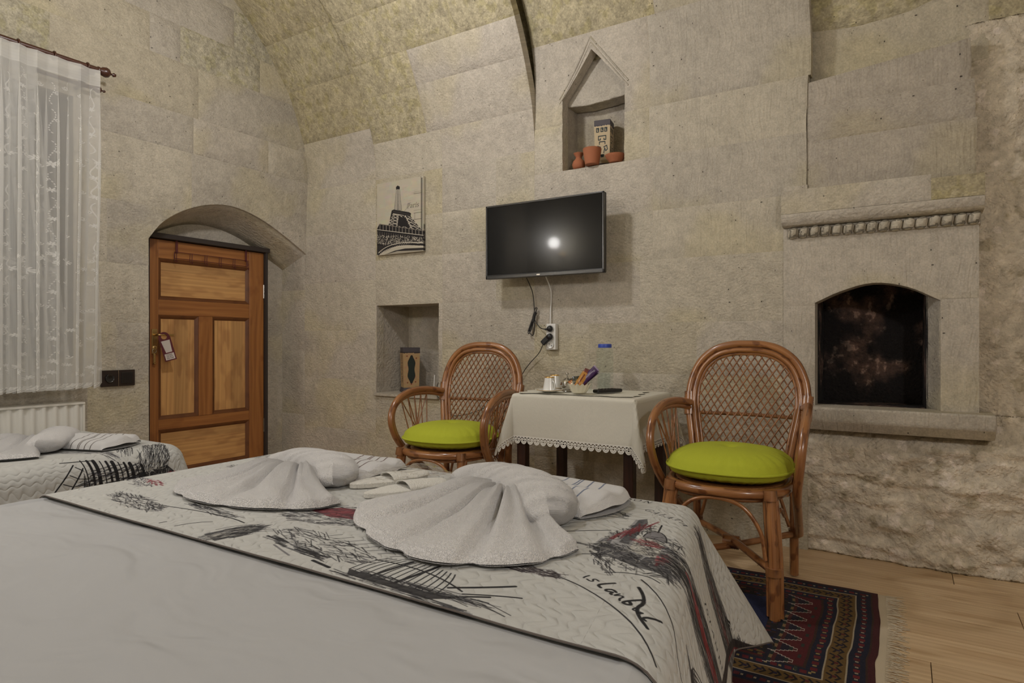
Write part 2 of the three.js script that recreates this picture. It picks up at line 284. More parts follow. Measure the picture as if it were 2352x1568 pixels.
function jag(pts, amp, seed, step = 0.04) {   // an outline whose straight runs waver as hand-cut stone does
  const out = [], r = rng(seed); for (let i = 0; i < pts.length; i++) { const a = pts[i], b = pts[(i + 1) % pts.length], n = Math.max(1, Math.round(Math.hypot(b[0] - a[0], b[1] - a[1]) / step)); for (let k = 0; k < n; k++) out.push([lerp(a[0], b[0], k / n) + (k ? (r() - 0.5) * amp : 0), lerp(a[1], b[1], k / n) + (k ? (r() - 0.5) * amp : 0)]); } return out;
}
function cutter(pts, z0, z1) { const g = new THREE.ExtrudeGeometry(new THREE.Shape(pts.map(([x, y]) => new THREE.Vector2(x, y))), { depth: z1 - z0, bevelEnabled: false }); g.translate(0, 0, z0); return g; }

// ---- openings in the back wall
const N1 = [-3.11, -2.567, 0.613, 1.218], N2 = [-1.664, -1.289, 1.945, 2.335];
const cutN1 = cutter(jag([[N1[0], N1[2]], [N1[1], N1[2]], [N1[1] + 0.004, N1[3] + 0.004], [N1[0], N1[3]]], 0.006, 31), -0.2, 0.2);
const cutN2 = cutter(jag([[N2[0], N2[2]], [N2[1], N2[2]], [N2[1], 2.372], [-1.479, 2.592], [N2[0] - 0.004, 2.352]], 0.004, 33), -0.2, 0.25);
const backCuts = [[N1, cutN1], [[N2[0] - 0.05, N2[1] + 0.03, N2[2], 2.62], cutN2]];

const backWall = struct('wall_back', box(5.9, 3.8, 0.1, -1.25, 1.9, -0.56), M.backing);
const ceiling = struct('ceiling', surf(60, 40, (a, b) => { const t = (0.03 + 0.94 * b) * Math.PI; return V(lerp(XL - 0.3, XR + 0.1, a), SPRING + 0.14 + (VB + 0.1) * Math.sin(t), VA - (VA + 0.12) * Math.cos(t)); }, (a, b) => [a * 5.4, b * 5], { thick: 0.12 }), stoneM.yellowpeck);
const rB = rng(99);
function backBlock(x0, x1, y0, y1, mat, off) {
  const b = [x0, x1, y0, y1], cuts = backCuts.filter(([q]) => hits(b, q)).map((c) => c[1]);
  const ragged = x1 === -0.385 && y0 > 1.6, fn = ragged ? (x, y, h) => vaultPt(x > -0.42 ? x + 0.014 * n3(y * 7 + 3, y * 2, 41) + (y0 < 2.0 ? -0.004 : 0.006) : x, y, h) : vaultPt;
  part('stone_block', blockGeo(fn, x0, x1, y0, y1, { h: off, cuts, dip: y0 > 2.2 ? 0.006 : y0 > 1.9 ? 0.003 : 0.0016, wav: 0.004 }), mat, y0 >= SPRING + 0.15 ? ceiling : backWall);
}
function courses(rows, x0, x1, joints, pick, off) {
  for (let k = 0; k + 1 < rows.length; k++) {
    const js = [x0, ...joints(k, rows[k]), x1];
    for (let i = 0; i + 1 < js.length; i++) backBlock(js[i], js[i + 1], rows[k], rows[k + 1], pick(js[i], rows[k], k, i), off);
  }
}
// bay beside the door corner
courses([0, 0.34, 0.7, 1.05, 1.4, 1.76, 2.1, 2.44, 2.77, 3.03, 3.27, 3.5], XL - 0.02, -3.12, () => [], (x, y, k) => (y > 2.42 ? (k % 2 ? stoneM.ochrepeck : stoneM.yellowpeck) : k % 2 ? stoneM.beigepeck : stoneM.greypeck), (x, y) => -0.022 * smooth(1.95, 2.3, y));
// middle bay: the wall face steps forward as the rib springs
courses([0, 0.3, 0.613, 0.92, 1.218, 1.53, 1.8, 2.09, 2.33, 2.61, 2.8, 3.02, 3.28, 3.5], -3.12, -1.85,
  (k, y) => (y > 2.98 ? [-2.5] : y > 2.7 ? [-2.25] : y > 2.3 ? [-2.645] : k % 2 ? [-2.535] : [-2.535, -2.12]),
  (x, y, k, i) => (y > 2.75 ? stoneM.yellowpeck : y > 2.3 ? (i === 0 ? stoneM.yellowpeck : stoneM.greypeck) : y > 1.45 && y < 2.05 && i === 0 ? stoneM.warmpeck : y > 1.1 && i === 0 ? stoneM.beigepeck : [stoneM.greypeck, stoneM.beigepeck, stoneM.palepeck][(k + i * 2) % 3]), (x, y) => 0.03 * smooth(2.15, 2.7, y));
// bay with the television and the pointed niche, set a little back above
courses([0, 0.3, 0.56, 0.8, 1.07, 1.4, 1.66, 1.945, 2.21, 2.64, 2.86, 3.1, 3.4], -1.85, -0.385,
  (k, y) => (y > 2.6 ? [-1.11] : y > 1.9 ? [-1.15] : y > 1.3 ? [-1.13] : k % 2 ? [-1.5, -0.9] : [-1.2]),
  (x, y, k, i) => (y > 2.6 ? (i === 0 ? stoneM.yellowpeck : stoneM.palecomb) : i > 0 && y > 1.3 ? (k % 2 ? stoneM.beigecomb : stoneM.palecomb) : y < 1.0 ? [stoneM.beigepeck, stoneM.warmpeck, stoneM.greypeck][(k + i) % 3] : [stoneM.greypeck, stoneM.beigepeck][(k + i) % 2]), (x, y) => -0.10 * smooth(2.12, 2.75, y));
// the end of the wall by the door, running on into the door recess
for (const [a, b, m] of [[0, 0.42, stoneM.greypeck], [0.42, 0.9, stoneM.palepeck], [0.9, 1.36, stoneM.greypeck], [1.36, 1.9, stoneM.greypeck]]) part('stone_block', blockGeo((x, y, h) => V(x, y, h), -4.16, XL - 0.02, a, b, { dip: 0.003 }), m, backWall);
// set-back wall above the fireplace hood
for (const [x0, x1, y0, y1, m] of [[-0.42, 0.30, 2.16, 2.62, stoneM.warmpeck], [0.30, 1.0, 2.24, 2.7, stoneM.ochrepeck], [1.0, 1.7, 2.2, 2.7, stoneM.warmpeck], [-0.42, 0.5, 2.62, 3.0, stoneM.warmpeck], [0.5, 1.7, 2.7, 3.1, stoneM.ochrepeck], [-0.42, 0.5, 3.0, 3.5, stoneM.yellowpeck], [0.5, 1.7, 3.1, 3.5, stoneM.yellowpeck]])
  part('stone_block', blockGeo(vaultPt, x0, x1, y0, y1, { h: (x, y) => -0.095 - 0.12 * smooth(2.1, 2.8, y), dip: 0.005, wav: 0.008 }), m, ceiling);

// ---- niche linings
function niche(x0, x1, y0, y1, d, mat, name = 'niche_lining') {
  const e = 0.006, t = 0.06;
  part(name, [
    box(x1 - x0 + 2 * t, y1 - y0 + 2 * t, t, (x0 + x1) / 2, (y0 + y1) / 2, -d - t / 2), box(t, y1 - y0 + 2 * t, d - 0.02, x0 - e - t / 2, (y0 + y1) / 2, -0.02 - (d - 0.02) / 2), box(t, y1 - y0 + 2 * t, d - 0.02, x1 + e + t / 2, (y0 + y1) / 2, -0.02 - (d - 0.02) / 2),
    box(x1 - x0 + 2 * t, t, d - 0.02, (x0 + x1) / 2, y0 - e - t / 2, -0.02 - (d - 0.02) / 2), box(x1 - x0 + 2 * t, t, d - 0.02, (x0 + x1) / 2, y1 + e + t / 2, -0.02 - (d - 0.02) / 2)].map((g) => g), mat, backWall);
}
niche(N1[0], N1[1], N1[2] - 0.012, N1[3], 0.34, stoneM.greypeck);
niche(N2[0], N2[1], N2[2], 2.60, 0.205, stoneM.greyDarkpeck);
// the pointed head of the upper niche is a slab set only a hand's breadth back
part('niche_slab', (() => { const g = extrude(jag([[N2[0] - 0.02, 2.335], [-1.56, 2.322], [-1.45, 2.326], [N2[1] + 0.02, 2.342], [N2[1] + 0.02, 2.62], [N2[0] - 0.02, 2.62]], 0.003, 35), 0.1, { bevel: 0.006 }); g.translate(0, 0, -0.185); return g; })(), stoneM.palepeck, backWall);
for (const [a, b] of [[[N2[0] - 0.022, 2.352], [-1.481, 2.620]], [[-1.477, 2.620], [N2[1] + 0.02, 2.372]]]) for (const o of [0, 0.019]) {   // two fine mouldings along each slope of the pointed head
  const pts = []; for (let i = 0; i <= 8; i++) { const f = i / 8, x = lerp(a[0], b[0], f), y = lerp(a[1], b[1], f) - o * 1.25; pts.push(vaultPt(x, y, -0.10 * smooth(2.12, 2.75, y) + 0.0005)); } part('niche_moulding', rod(pts, o ? 0.0035 : 0.005, { rs: 8, n: 16 }), stoneM.palepeck, ceiling);
}
part('niche_shelf', [box(0.56, 0.022, 0.36, -2.836, 0.606, -0.155, 0.006)], stoneM.palepeck, backWall);

// ---- living rock right of and below the fireplace
{
  const relief = (x, y) => {
    const low = 1 - smooth(0.5, 0.62, y), ledge = 0.022 * smooth(-0.25, 0.25, n3(x * 3.1, y * 9, 51)) + 0.014 * smooth(-0.1, 0.1, Math.sin(y * 17 + 2.2 * n3(x * 2.3, y * 2, 53))), rough = 0.016 * n3(x * 11, y * 11, 55) + 0.008 * n3(x * 31, y * 31, 57);
    const ridged = 0.006 * Math.sin((x + 0.04 * n3(x * 3, y * 2, 59)) * 130 + 6 * n2(x * 4, y * 3, 61)) * smooth(0.3, 0.5, x), side = -0.095 + 0.05 * smooth(0.3, 1.3, x) + 0.03 * n3(x * 4, y * 4, 63) + rough * 0.7 + ridged;
    return lerp(side, -0.028 + ledge * smooth(-0.75, -0.35, x) + rough * (0.35 + 0.65 * smooth(-0.8, -0.4, x)) + ridged * 0.5, low);
  };
  const patch = (x0, x1, y0, y1, nx, ny) => surf(nx, ny, (a, b) => { const x = lerp(x0, x1, a), y = lerp(y0, y1, b); return V(x, y, relief(x, y)); }, (a, b) => [lerp(x0, x1, a), lerp(y0, y1, b)], { thick: 0.05 });
  part('rock_face', [patch(-0.47, 1.65, 0, 0.66, 190, 66)], M.rockLit, backWall, 'rough bare rock below the fireplace hearth');
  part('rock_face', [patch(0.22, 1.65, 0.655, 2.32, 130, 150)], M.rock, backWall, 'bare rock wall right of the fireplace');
}

// ---------------------------------------------------------------- left wall with window and door recess
const leftPt = (z, y, h) => V(XL + h, y, z);
const archOut = new THREE.CatmullRomCurve3([V(1.168, 1.585, 0), V(1.09, 1.69, 0), V(0.96, 1.785, 0), V(0.80, 1.852, 0), V(0.63, 1.876, 0), V(0.45, 1.845, 0), V(0.25, 1.765, 0), V(0.08, 1.672, 0), V(-0.06, 1.59, 0)]).getPoints(28).map((p) => [p.x, p.y]);
const DOOR_X = -4.095;
const toLeft = (g) => { g.rotateY(-Math.PI / 2); return g; };   // (x, y, z) -> (-z, y, x): outline x becomes z, depth becomes -x
const cutDoor = toLeft(cutter([[-0.06, -0.05], [1.168, -0.05], ...archOut], -0.3, 0.3).translate(0, 0, -XL));
const WZ = [1.57, 2.72], WY = [0.88, 2.3];
const cutWin = toLeft(cutter([[WZ[0], WY[0]], [WZ[1], WY[0]], [WZ[1], WY[1]], [WZ[0], WY[1]]], -0.3, 0.3).translate(0, 0, -XL));
const leftWall = struct('wall_left', box(0.1, 3.9, 4.2, -4.55, 1.95, 1.9), M.backing);
{
  const rows = [0, 0.36, 0.72, 1.08, 1.42, 1.78, 2.16, 2.39, 2.71, 2.94, 3.2, 3.45, 3.95], joints = { 0: [1.3, 2.2], 1: [1.5, 2.6], 2: [1.35, 2.3], 3: [1.55, 2.5], 4: [0.62, 1.4, 2.4], 5: [0.9, 1.6, 2.6], 6: [0.33, 0.885, 1.55, 2.5], 7: [0.852, 1.68, 2.6], 8: [0.4, 0.97, 1.159, 1.9], 9: [0.6, 1.3, 2.2], 10: [0.9, 1.8, 2.7], 11: [1.4, 2.2] };
  const inRow = [[-0.06, 1.168, 0, 1.9], [WZ[0], WZ[1], WY[0], WY[1]]];
  for (let k = 0; k + 1 < rows.length; k++) { const js = [0.0 - (k > 3 ? 0.02 : 0), ...joints[k], ZN]; for (let i = 0; i + 1 < js.length; i++) {
    const b = [js[i], js[i + 1], rows[k], rows[k + 1]]; if (b[1] <= 1.168 && b[3] < 1.5) continue;
    const cuts = []; if (hits(b, inRow[0])) cuts.push(cutDoor); if (hits(b, inRow[1])) cuts.push(cutWin);
    const m = k >= 7 ? [stoneM.greenpeck, stoneM.palepeck, stoneM.warmpeck][(k + i) % 3] : k >= 4 ? [stoneM.beigepeck, stoneM.greypeck, stoneM.palepeck][(k + i) % 3] : [stoneM.palepeck, stoneM.beigepeck][(k + i) % 2];
    const fn = (z, y, h) => V(XL + h, y, z);
    const g = blockGeo((a, y, h) => V(XL + h, y, js[i] + js[i + 1] - a), js[i], js[i + 1], rows[k], rows[k + 1], { cuts, dip: k >= 6 ? 0.006 : 0.0016, wav: 0.004 });
    if (g.attributes.position.count) part('stone_block', g, m, leftWall);
  } }
  // recess of the door: soffit, jamb, masonry over and beside the door
  const inner = archOut.map(([z, y]) => [z, y - 0.11]);
  part('arch_soffit', surf(28, 4, (a, b) => { const k = a * 28, o = archOut[Math.round(k)], q = inner[Math.round(k)]; return V(lerp(XL - 0.01, DOOR_X - 0.02, b), lerp(o[1], q[1], b) + 0.004 + 0.003 * n3(a * 14, b * 3, 71), lerp(o[0], q[0], b)); }, (a, b) => [a * 1.5, b * 0.27], { thick: 0.05, flip: true }), stoneM.greypeck, leftWall);
  part('recess_wall', [surf(20, 10, (a, b) => V(DOOR_X - 0.012 + 0.004 * n3(a * 8, b * 5, 73), lerp(1.655, 1.86, b), lerp(1.25, 0.16, a)), (a, b) => [a, b * 0.2], { thick: 0.1 }), surf(8, 30, (a, b) => V(DOOR_X - 0.012 + 0.004 * n3(a * 3, b * 9, 75), lerp(0, 1.7, b), lerp(0.190, -0.03, a)), (a, b) => [a * 0.2, b * 1.7], { thick: 0.1 }), box(0.3, 1.75, 0.08, -4.0, 0.875, 1.215)], stoneM.palepeck, leftWall);
  // window recess and the dark casement
  const t = 0.06; part('window_reveal', [box(0.36, t, 1.3, -4.02, WY[0] - t / 2 - 0.004, 2.145), box(0.36, t, 1.3, -4.02, WY[1] + t / 2 + 0.004, 2.145), box(0.36, 1.6, t, -4.02, 1.59, WZ[0] - t / 2 - 0.004), box(0.36, 1.6, t, -4.02, 1.59, WZ[1] + t / 2 + 0.004)], M.plaster, leftWall);
}
{
  const w = new THREE.Group(); w.name = 'window_1'; w.userData = { kind: 'structure' }; scene.add(w);
  const X = -4.12, z0 = WZ[0], z1 = WZ[1], y0 = WY[0], y1 = WY[1], zm = (z0 + z1) / 2, f = 0.04;
  part('window_frame', [box(0.06, f, z1 - z0, X, y0 + f / 2, zm, 0.008), box(0.06, f, z1 - z0, X, y1 - f / 2, zm, 0.008), box(0.06, y1 - y0, f, X, (y0 + y1) / 2, z0 + f / 2, 0.008), box(0.06, y1 - y0, f, X, (y0 + y1) / 2, z1 - f / 2, 0.008), box(0.06, y1 - y0, 0.08, X, (y0 + y1) / 2, zm, 0.008)], M.darkWood, w);
  for (const [a, b] of [[z0 + f, zm - 0.04], [zm + 0.04, z1 - f]]) part('pane', box(0.012, y1 - y0 - 2 * f, b - a, X - 0.01, (y0 + y1) / 2, (a + b) / 2), M.nightPane, w);
}

// ---------------------------------------------------------------- unseen sides of the room, floor
struct('wall_right', box(0.15, 3.9, 4.4, XR + 0.075, 1.95, 1.8), stoneM.greypeck);
struct('wall_near', box(5.9, 3.9, 0.15, -1.25, 1.95, ZN + 0.075), stoneM.beigepeck);
const floor = struct('floor', box(6.2, 0.06, 4.4, -1.3, -0.042, 1.7), M.backing);
{   // laminate boards along the back wall, two or three strips wide each
  const mats = [0, 1, 2, 3].map((k) => phy({ color: rgb(0.84 - 0.03 * k, 0.82 - 0.035 * k, 0.79 - 0.04 * k), map: rep(texFloor, 3.2, 0.55, k * 0.27, k * 0.31), roughness: 0.38, clearcoat: 0.25, clearcoatRoughness: 0.3, bumpMap: rep(texFloor, 3.2, 0.55, k * 0.27, k * 0.31), bumpScale: 0.0006 }));
  const w = 0.195, r = rng(17); let n = 0;
  for (let z = -0.05; z < ZN; z += w) for (let x = XL - 0.35 - r() * 1.2; x < XR; x += 1.29) {
    const a = Math.max(x, XL - 0.3), b = Math.min(x + 1.288, XR); if (b - a < 0.05) continue;
    const g = new RoundedBoxGeometry(b - a, 0.012, w - 0.0015, 1, 0.0012); g.translate((a + b) / 2, -0.006, z + w / 2);
    const p = g.attributes.position, uv = g.attributes.uv; for (let i = 0; i < p.count; i++) uv.setXY(i, p.getZ(i) + n * 0.37, p.getX(i) + n * 0.21);
    part('floor_board', g, mats[n % 4], floor); n++;
  }
}

// ================================================================ LAMPS (outside the picture, two of them added as fill; the sconce shows in the television's screen)
function lampLight(parent, at, power, radius) { const l = new THREE.PointLight(LAMP_COLOR, power, 0, 2); l.position.set(...at); l.castShadow = true; l.shadow.radius = radius / 0.02; l.shadow.mapSize.set(2048, 2048); l.shadow.bias = -0.001; parent.add(l); }
{
  const [x, y, z] = LAMP.ceiling.at, t = thing('ceiling_lamp', 'white glass globe lamp hanging on a cord from the vault', 'lamp', [x, y, z]);
  part('globe', new THREE.SphereGeometry(0.075, 32, 20), M.lampGlow, t); part('cord', rod([[0, 0.09, 0], [0, 0.70, 0]], 0.004), M.black, t); part('lamp_holder', lathe([[0, 0.06], [0.03, 0.066], [0.03, 0.11], [0.012, 0.13], [0, 0.13]], 20), M.brass, t);
  part('ceiling_rose', lathe([[0, 0.68], [0.045, 0.69], [0.05, 0.74], [0, 0.74]], 24), M.brass, t); lampLight(t, [0, 0, 0], LAMP.ceiling.power, 0.075);
}
function sconce(L, label, mat, rad = 0.07) {  // fitting shared by the mirrored sconce and two added fill lamps
  const [x, y, z] = L.at, t = thing('sconce_or_fill_lamp', label, 'lamp', [x, y, z]);
  part('globe', new THREE.SphereGeometry(rad, 32, 20), mat, t); part('arm', rod([[0, -rad - 0.01, 0], [0, -0.12, 0.04], [0, -0.12, ZN - z - 0.012]], 0.008), M.brass, t); part('wall_plate', lathe([[0, -0.012], [0.05, -0.012], [0.045, 0], [0, 0.004]], 24).rotateX(-Math.PI / 2).translate(0, -0.12, ZN - z - 0.012), M.brass, t); part('lamp_holder', lathe([[0, -rad - 0.018], [0.026, -rad - 0.018], [0.022, -rad + 0.012], [0, -rad + 0.012]], 20), M.brass, t);
  lampLight(t, [0, 0, 0], L.power, rad);
}
sconce(LAMP.sconce, 'white globe wall lamp on the wall behind the beds, mirrored in the television', M.sconceGlow, 0.062);
sconce(LAMP.fillLamp, 'added fill lamp, white globe beside the head of the double bed', M.lampGlow);  // unseen lamp added to lift the near bed and right-hand rock
sconce(LAMP.fillLamp2, 'added fill lamp, white globe between the heads of the two beds', M.lampGlow);  // unseen second fill added, placed where the screen does not mirror it

// ================================================================ FIREPLACE
{
  const t = thing('fireplace', 'pale carved stone fireplace with sooty arched hearth, beaded mantel and tall hood', 'fireplace');
  const flat = (x, y, h) => V(x, y, h), zf = 0.012;
  const arch = new THREE.CatmullRomCurve3([V(-0.353, 1.148, 0), V(-0.25, 1.196, 0), V(-0.121, 1.229, 0), V(0.01, 1.205, 0), V(0.127, 1.143, 0)]).getPoints(16).map((p) => [p.x, p.y]);
  const mouth = cutter([[-0.353, 0.60], ...arch, [0.127, 0.60]].reverse(), -0.3, 0.3);
  const blk = (n, x0, x1, y0, y1, m, o = {}) => part(n, blockGeo(flat, x0, x1, y0, y1, { h: zf, dip: 0.003, wav: 0.002, tilt: 0.001, thick: 0.11, ...o }), m, t);
  blk('jamb_stone', -0.488, -0.352, 0.67, 1.135, stoneM.greycomb, { cuts: [mouth] });
  blk('jamb_stone', 0.11, 0.258, 0.67, 1.152, stoneM.greycomb, { cuts: [mouth], thick: 0.13 });
  part('lintel_stone', blockGeo(flat, -0.488, 0.258, 1.135, 1.50, { h: zf, dip: 0.003, wav: 0.002, thick: 0.11, cuts: [mouth, cutter([[0.1, 1.0], [0.3, 1.0], [0.3, 1.15], [0.1, 1.15]], -0.3, 0.3)] }), stoneM.greycomb, t);
  part('firebox', [
    surf(24, 24, (a, b) => { const x = lerp(-0.37, 0.118, a), y = lerp(0.655, 1.30, b); return V(x, y, -0.40 + 0.02 * n3(x * 7, y * 7, 81)); }, (a, b) => [a * 0.5, b * 0.6], { thick: 0.03 }),
    surf(10, 24, (a, b) => { const z = lerp(-0.10, -0.42, a), y = lerp(0.655, 1.30, b); return V(-0.358 + 0.008 * n3(z * 9, y * 9, 83), y, z); }, (a, b) => [a * 0.4, b * 0.6], { thick: 0.03 }),
    surf(10, 24, (a, b) => { const z = lerp(-0.42, -0.115, a), y = lerp(0.655, 1.30, b); return V(lerp(0.070, 0.082, a) + 0.006 * n3(z * 9, y * 9, 85), y, z); }, (a, b) => [a * 0.4, b * 0.6], { thick: 0.03 }),
    surf(10, 10, (a, b) => V(lerp(-0.37, 0.14, a), 1.285, lerp(-0.06, -0.42, b)), (a, b) => [a * 0.4, b * 0.4], { thick: 0.03, flip: true }), surf(20, 14, (a, b) => V(lerp(-0.37, 0.14, a), 0.668 + 0.008 * n3(a * 9, b * 7, 87), lerp(-0.03, -0.42, b)), (a, b) => [a * 0.4, b * 0.4], { thick: 0.03 })], M.soot, t, 'soot-blackened inside of the hearth');
  part('splayed_jamb', surf(8, 20, (a, b) => { const y = lerp(0.664, 1.215, b), z = lerp(-0.125, 0.004, a); return V(lerp(0.080, 0.1262, Math.pow(a, 0.8)) + 0.003 * n3(z * 20, y * 12, 89), y, z); }, (a, b) => [a * 0.14, b * 0.55], { thick: 0.015 }), stoneM.palepeck, t, 'plastered slanting cheek of the fireplace mouth');
  // mantel: fascia of two stones, a rounded band, a row of cut beads
  const mx0 = -0.488, mx1 = 0.272;
  part('mantel_stone', blockGeo(flat, mx0, 0.092, 1.558, 1.665, { h: 0.075, dip: 0.002, wav: 0.0015, bev: 0.006, thick: 0.14 }), stoneM.greypeck, t);
  part('mantel_stone', blockGeo(flat, 0.092, mx1, 1.558, 1.648, { h: 0.077, dip: 0.003, wav: 0.002, bev: 0.006, thick: 0.14 }), stoneM.ochrepeck, t, 'yellower stone at the right end of the mantel');
  const prof = [[-0.05, 1.556], [0.078, 1.556]]; for (let i = 0; i <= 10; i++) { const a = i / 10; prof.push([0.079 - 0.002 * a - 0.045 * a * a, 1.552 - 0.05 * Math.sin(a * Math.PI / 2)]); } prof.push([-0.05, 1.500]);
  const band = extrude(prof, mx1 - mx0 - 0.006, { bevel: 0.003 }); band.rotateY(-Math.PI / 2).scale(1, 1, 1); band.translate(mx1 - 0.003, 0, 0); boxUV(band);
  part('mantel_moulding', toCreasedNormals(band, 0.6), stoneM.greypeck, t);
  part('bead_backing', box(mx1 - mx0 - 0.022, 0.055, 0.07, (mx0 + mx1) / 2 + 0.004, 1.476, -0.020, 0.006), stoneM.greypeck, t);
  const r = rng(5), n = 16, w = (mx1 - mx0 - 0.03) / n;
  for (let i = 0; i < n; i++) { // uneven beads, each sliced on the slant
    const bw = w * (0.93 + 0.07 * r()), g = new THREE.SphereGeometry(0.5, 14, 10); const p = g.attributes.position, k = 0.25 + 0.35 * r();
    for (let j = 0; j < p.count; j++) { let x = p.getX(j) * 2, y = p.getY(j) * 2, z = p.getZ(j) * 2; const q = Math.max(Math.abs(x), Math.abs(y)) || 1, m = Math.hypot(x, y) || 1; const s = lerp(1, m / q, 0.4); x *= s; y *= s; z += k * 0.5 * (y + x * 0.6) - 0.10 * n2(x * 1.7 + i * 3, y * 1.7); p.setXYZ(j, x * bw * 0.5 + y * 0.004, y * 0.0255, z * 0.024); }
    g.computeVertexNormals(); g.translate(mx0 + 0.022 + w * (i + 0.5), 1.474 + (r() - 0.5) * 0.003, 0.026); boxUV(g); part('bead', g, stoneM.beigepeck, t);
  }
  // hood, three courses, its right edge broken
  const hz = -0.004;
  const hood = (y0, y1, x1, m, slope = 0) => part('hood_stone', blockGeo((x, y, h) => { const f = (y - y0) / (y1 - y0); return V(x > x1 - 0.02 ? x + 0.012 * n3(y * 13, x1 * 9, 91) : x, y + slope * f * (x + 0.385), h); }, -0.388, x1, y0, y1, { h: hz, dip: 0.006, bev: 0.012, wav: 0.003, thick: 0.12 }), m, t);
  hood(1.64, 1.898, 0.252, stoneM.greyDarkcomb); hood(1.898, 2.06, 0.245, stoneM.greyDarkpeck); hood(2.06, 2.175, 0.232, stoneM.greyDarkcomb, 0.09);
  part('hood_stone', blockGeo(flat, -0.488, -0.386, 1.64, 1.70, { h: 0.003, dip: 0.004, thick: 0.08 }), stoneM.greycomb, t);
  // hearth slab, undercut below
  const hp = [[-0.06, 0.678], [0.085, 0.676], [0.092, 0.668], [0.092, 0.622], [0.088, 0.612], [0.045, 0.570], [-0.06, 0.560]];
  const slab = extrude(hp, 0.70, { bevel: 0.008 }); slab.rotateY(-Math.PI / 2); slab.translate(0.30, 0, 0); boxUV(slab);
  part('hearth_slab', toCreasedNormals(slab, 0.5), stoneM.palecomb, t);
}

// ================================================================ DOOR
{
  const d = new THREE.Group(); d.name = 'door_1'; d.userData = { kind: 'structure', label: 'low panelled pine door with a dark frame in the arched recess' }; scene.add(d);
  const X = DOOR_X, z0 = 0.205, z1 = 1.045, y1 = 1.625, T = 0.04;      // the door's face is at X + T
  const grain = (g, up) => { const p = g.attributes.position, uv = g.attributes.uv; const o = hash(Math.round(p.getY(0) * 1000), Math.round(p.getZ(0) * 1000), 3); for (let i = 0; i < p.count; i++) { const y = p.getY(i), z = p.getZ(i), x = p.getX(i); up ? uv.setXY(i, (z + x) * 2.2 + o, y * 0.8 + o) : uv.setXY(i, (y + x) * 2.2 + o, z * 0.8 + o); } return g; };
  const stile = (a, b, y0, y2) => part('stile', grain(box(T, y2 - y0, b - a, X + T / 2, (y0 + y2) / 2, (a + b) / 2, 0.004), true), M.pine, d);
  const rail = (y0, y2, a = z0 + 0.1, b = z1 - 0.07) => part('rail', grain(box(T - 0.002, y2 - y0, b - a, X + T / 2 - 0.001, (y0 + y2) / 2, (a + b) / 2, 0.004), false), M.pine, d);
  const L = 0.985, Rr = 0.325; stile(L, z1, 0.0, y1); stile(z0, Rr, 0.0, y1);
  rail(1.505, y1, Rr, L); rail(1.14, 1.24, Rr, L); rail(0.40, 0.468, Rr, L); rail(0.0, 0.12, Rr, L); part('stile', grain(box(T, 0.672, 0.1, X + T / 2, 0.804, 0.663, 0.004), true), M.pine, d);
  const panel = (a, b, y0, y2, up) => {
    const e = 0.024; part('panel', grain(box(0.02, y2 - y0, b - a, X + 0.012, (y0 + y2) / 2, (a + b) / 2), up), M.pinePanel, d);
    const pr = (len, f) => { const g = extrude([[0, 0], [e, 0], [e * 0.55, 0.009], [0.003, 0.014], [0, 0.014]], len); return f(g); };
    part('panel_moulding', [
      pr(b - a, (g) => g.rotateY(0).rotateZ(-Math.PI / 2).translate(X + 0.022, y2, a)), pr(b - a, (g) => mirror(g.rotateZ(-Math.PI / 2), 1, -1, 1).translate(X + 0.022, y0, a)),
      pr(y2 - y0, (g) => g.rotateZ(-Math.PI / 2).rotateX(-Math.PI / 2).translate(X + 0.022, y0, a)), pr(y2 - y0, (g) => mirror(g.rotateZ(-Math.PI / 2).rotateX(-Math.PI / 2), 1, 1, -1).translate(X + 0.022, y0, b))].map((g) => g), M.pineEdge, d);
  };
  panel(Rr, L, 1.24, 1.505, false); panel(0.713, L, 0.468, 1.14, true); panel(Rr, 0.613, 0.468, 1.14, true); panel(Rr, L, 0.12, 0.40, false);
  part('door_frame', [box(0.07, 0.032, 0.93, X + 0.04, y1 + 0.02, 0.64, 0.003), box(0.07, 1.66, 0.018, X + 0.03, 0.83, 0.195, 0.003), box(0.07, 1.66, 0.05, X + 0.035, 0.83, 1.08, 0.003)], M.frameDark, d);
  part('door_handle', [box(0.006, 0.16, 0.035, X + T + 0.003, 0.97, 1.013, 0.002), rod([[X + T, 1.012, 1.013], [X + T + 0.042, 1.012, 1.013], [X + T + 0.05, 1.012, 0.99], [X + T + 0.05, 1.01, 0.915]], 0.0075), lathe([[0, 0], [0.013, 0], [0.013, 0.006], [0, 0.006]], 16).rotateZ(-Math.PI / 2).translate(X + T + 0.004, 0.93, 1.013)], M.brass, d);
  part('hinge', [rod([[X + T + 0.003, 1.29, 0.207], [X + T + 0.003, 1.39, 0.207]], 0.006), rod([[X + T + 0.003, 0.3, 0.207], [X + T + 0.003, 0.4, 0.207]], 0.006)], M.chrome, d);
  // key in the lock with its drop
  const k = thing('key_tag', 'small brass key tag hanging from the door lock', 'key', [X + T + 0.012, 0.91, 1.02]);
  part('ring', new THREE.TorusGeometry(0.012, 0.0014, 6, 20).rotateY(Math.PI / 2).translate(0.004, 0.0, 0), M.chrome, k); part('fob', [box(0.005, 0.06, 0.014, 0.004, -0.045, 0, 0.002), lathe([[0, 0], [0.012, 0.003], [0.012, 0.008], [0, 0.01]], 16, 0.004, -0.085, 0)], M.brass, k);
  // over-door hook rack of thin red wire
  const h = thing('hook_rack', 'thin dark red wire rack of coat hooks hung over the door top', 'hook rack', [X + T + 0.006, 1.555, 0.62]), W = 0.0022, dz = 0.265;
  for (const s of [0.25, -0.262]) part('bracket', [box(0.003, 0.085, 0.016, 0, 0.035, s, 0.0012), box(0.05, 0.003, 0.016, -0.02, 0.0785, s, 0.0012)], M.redWire, h);
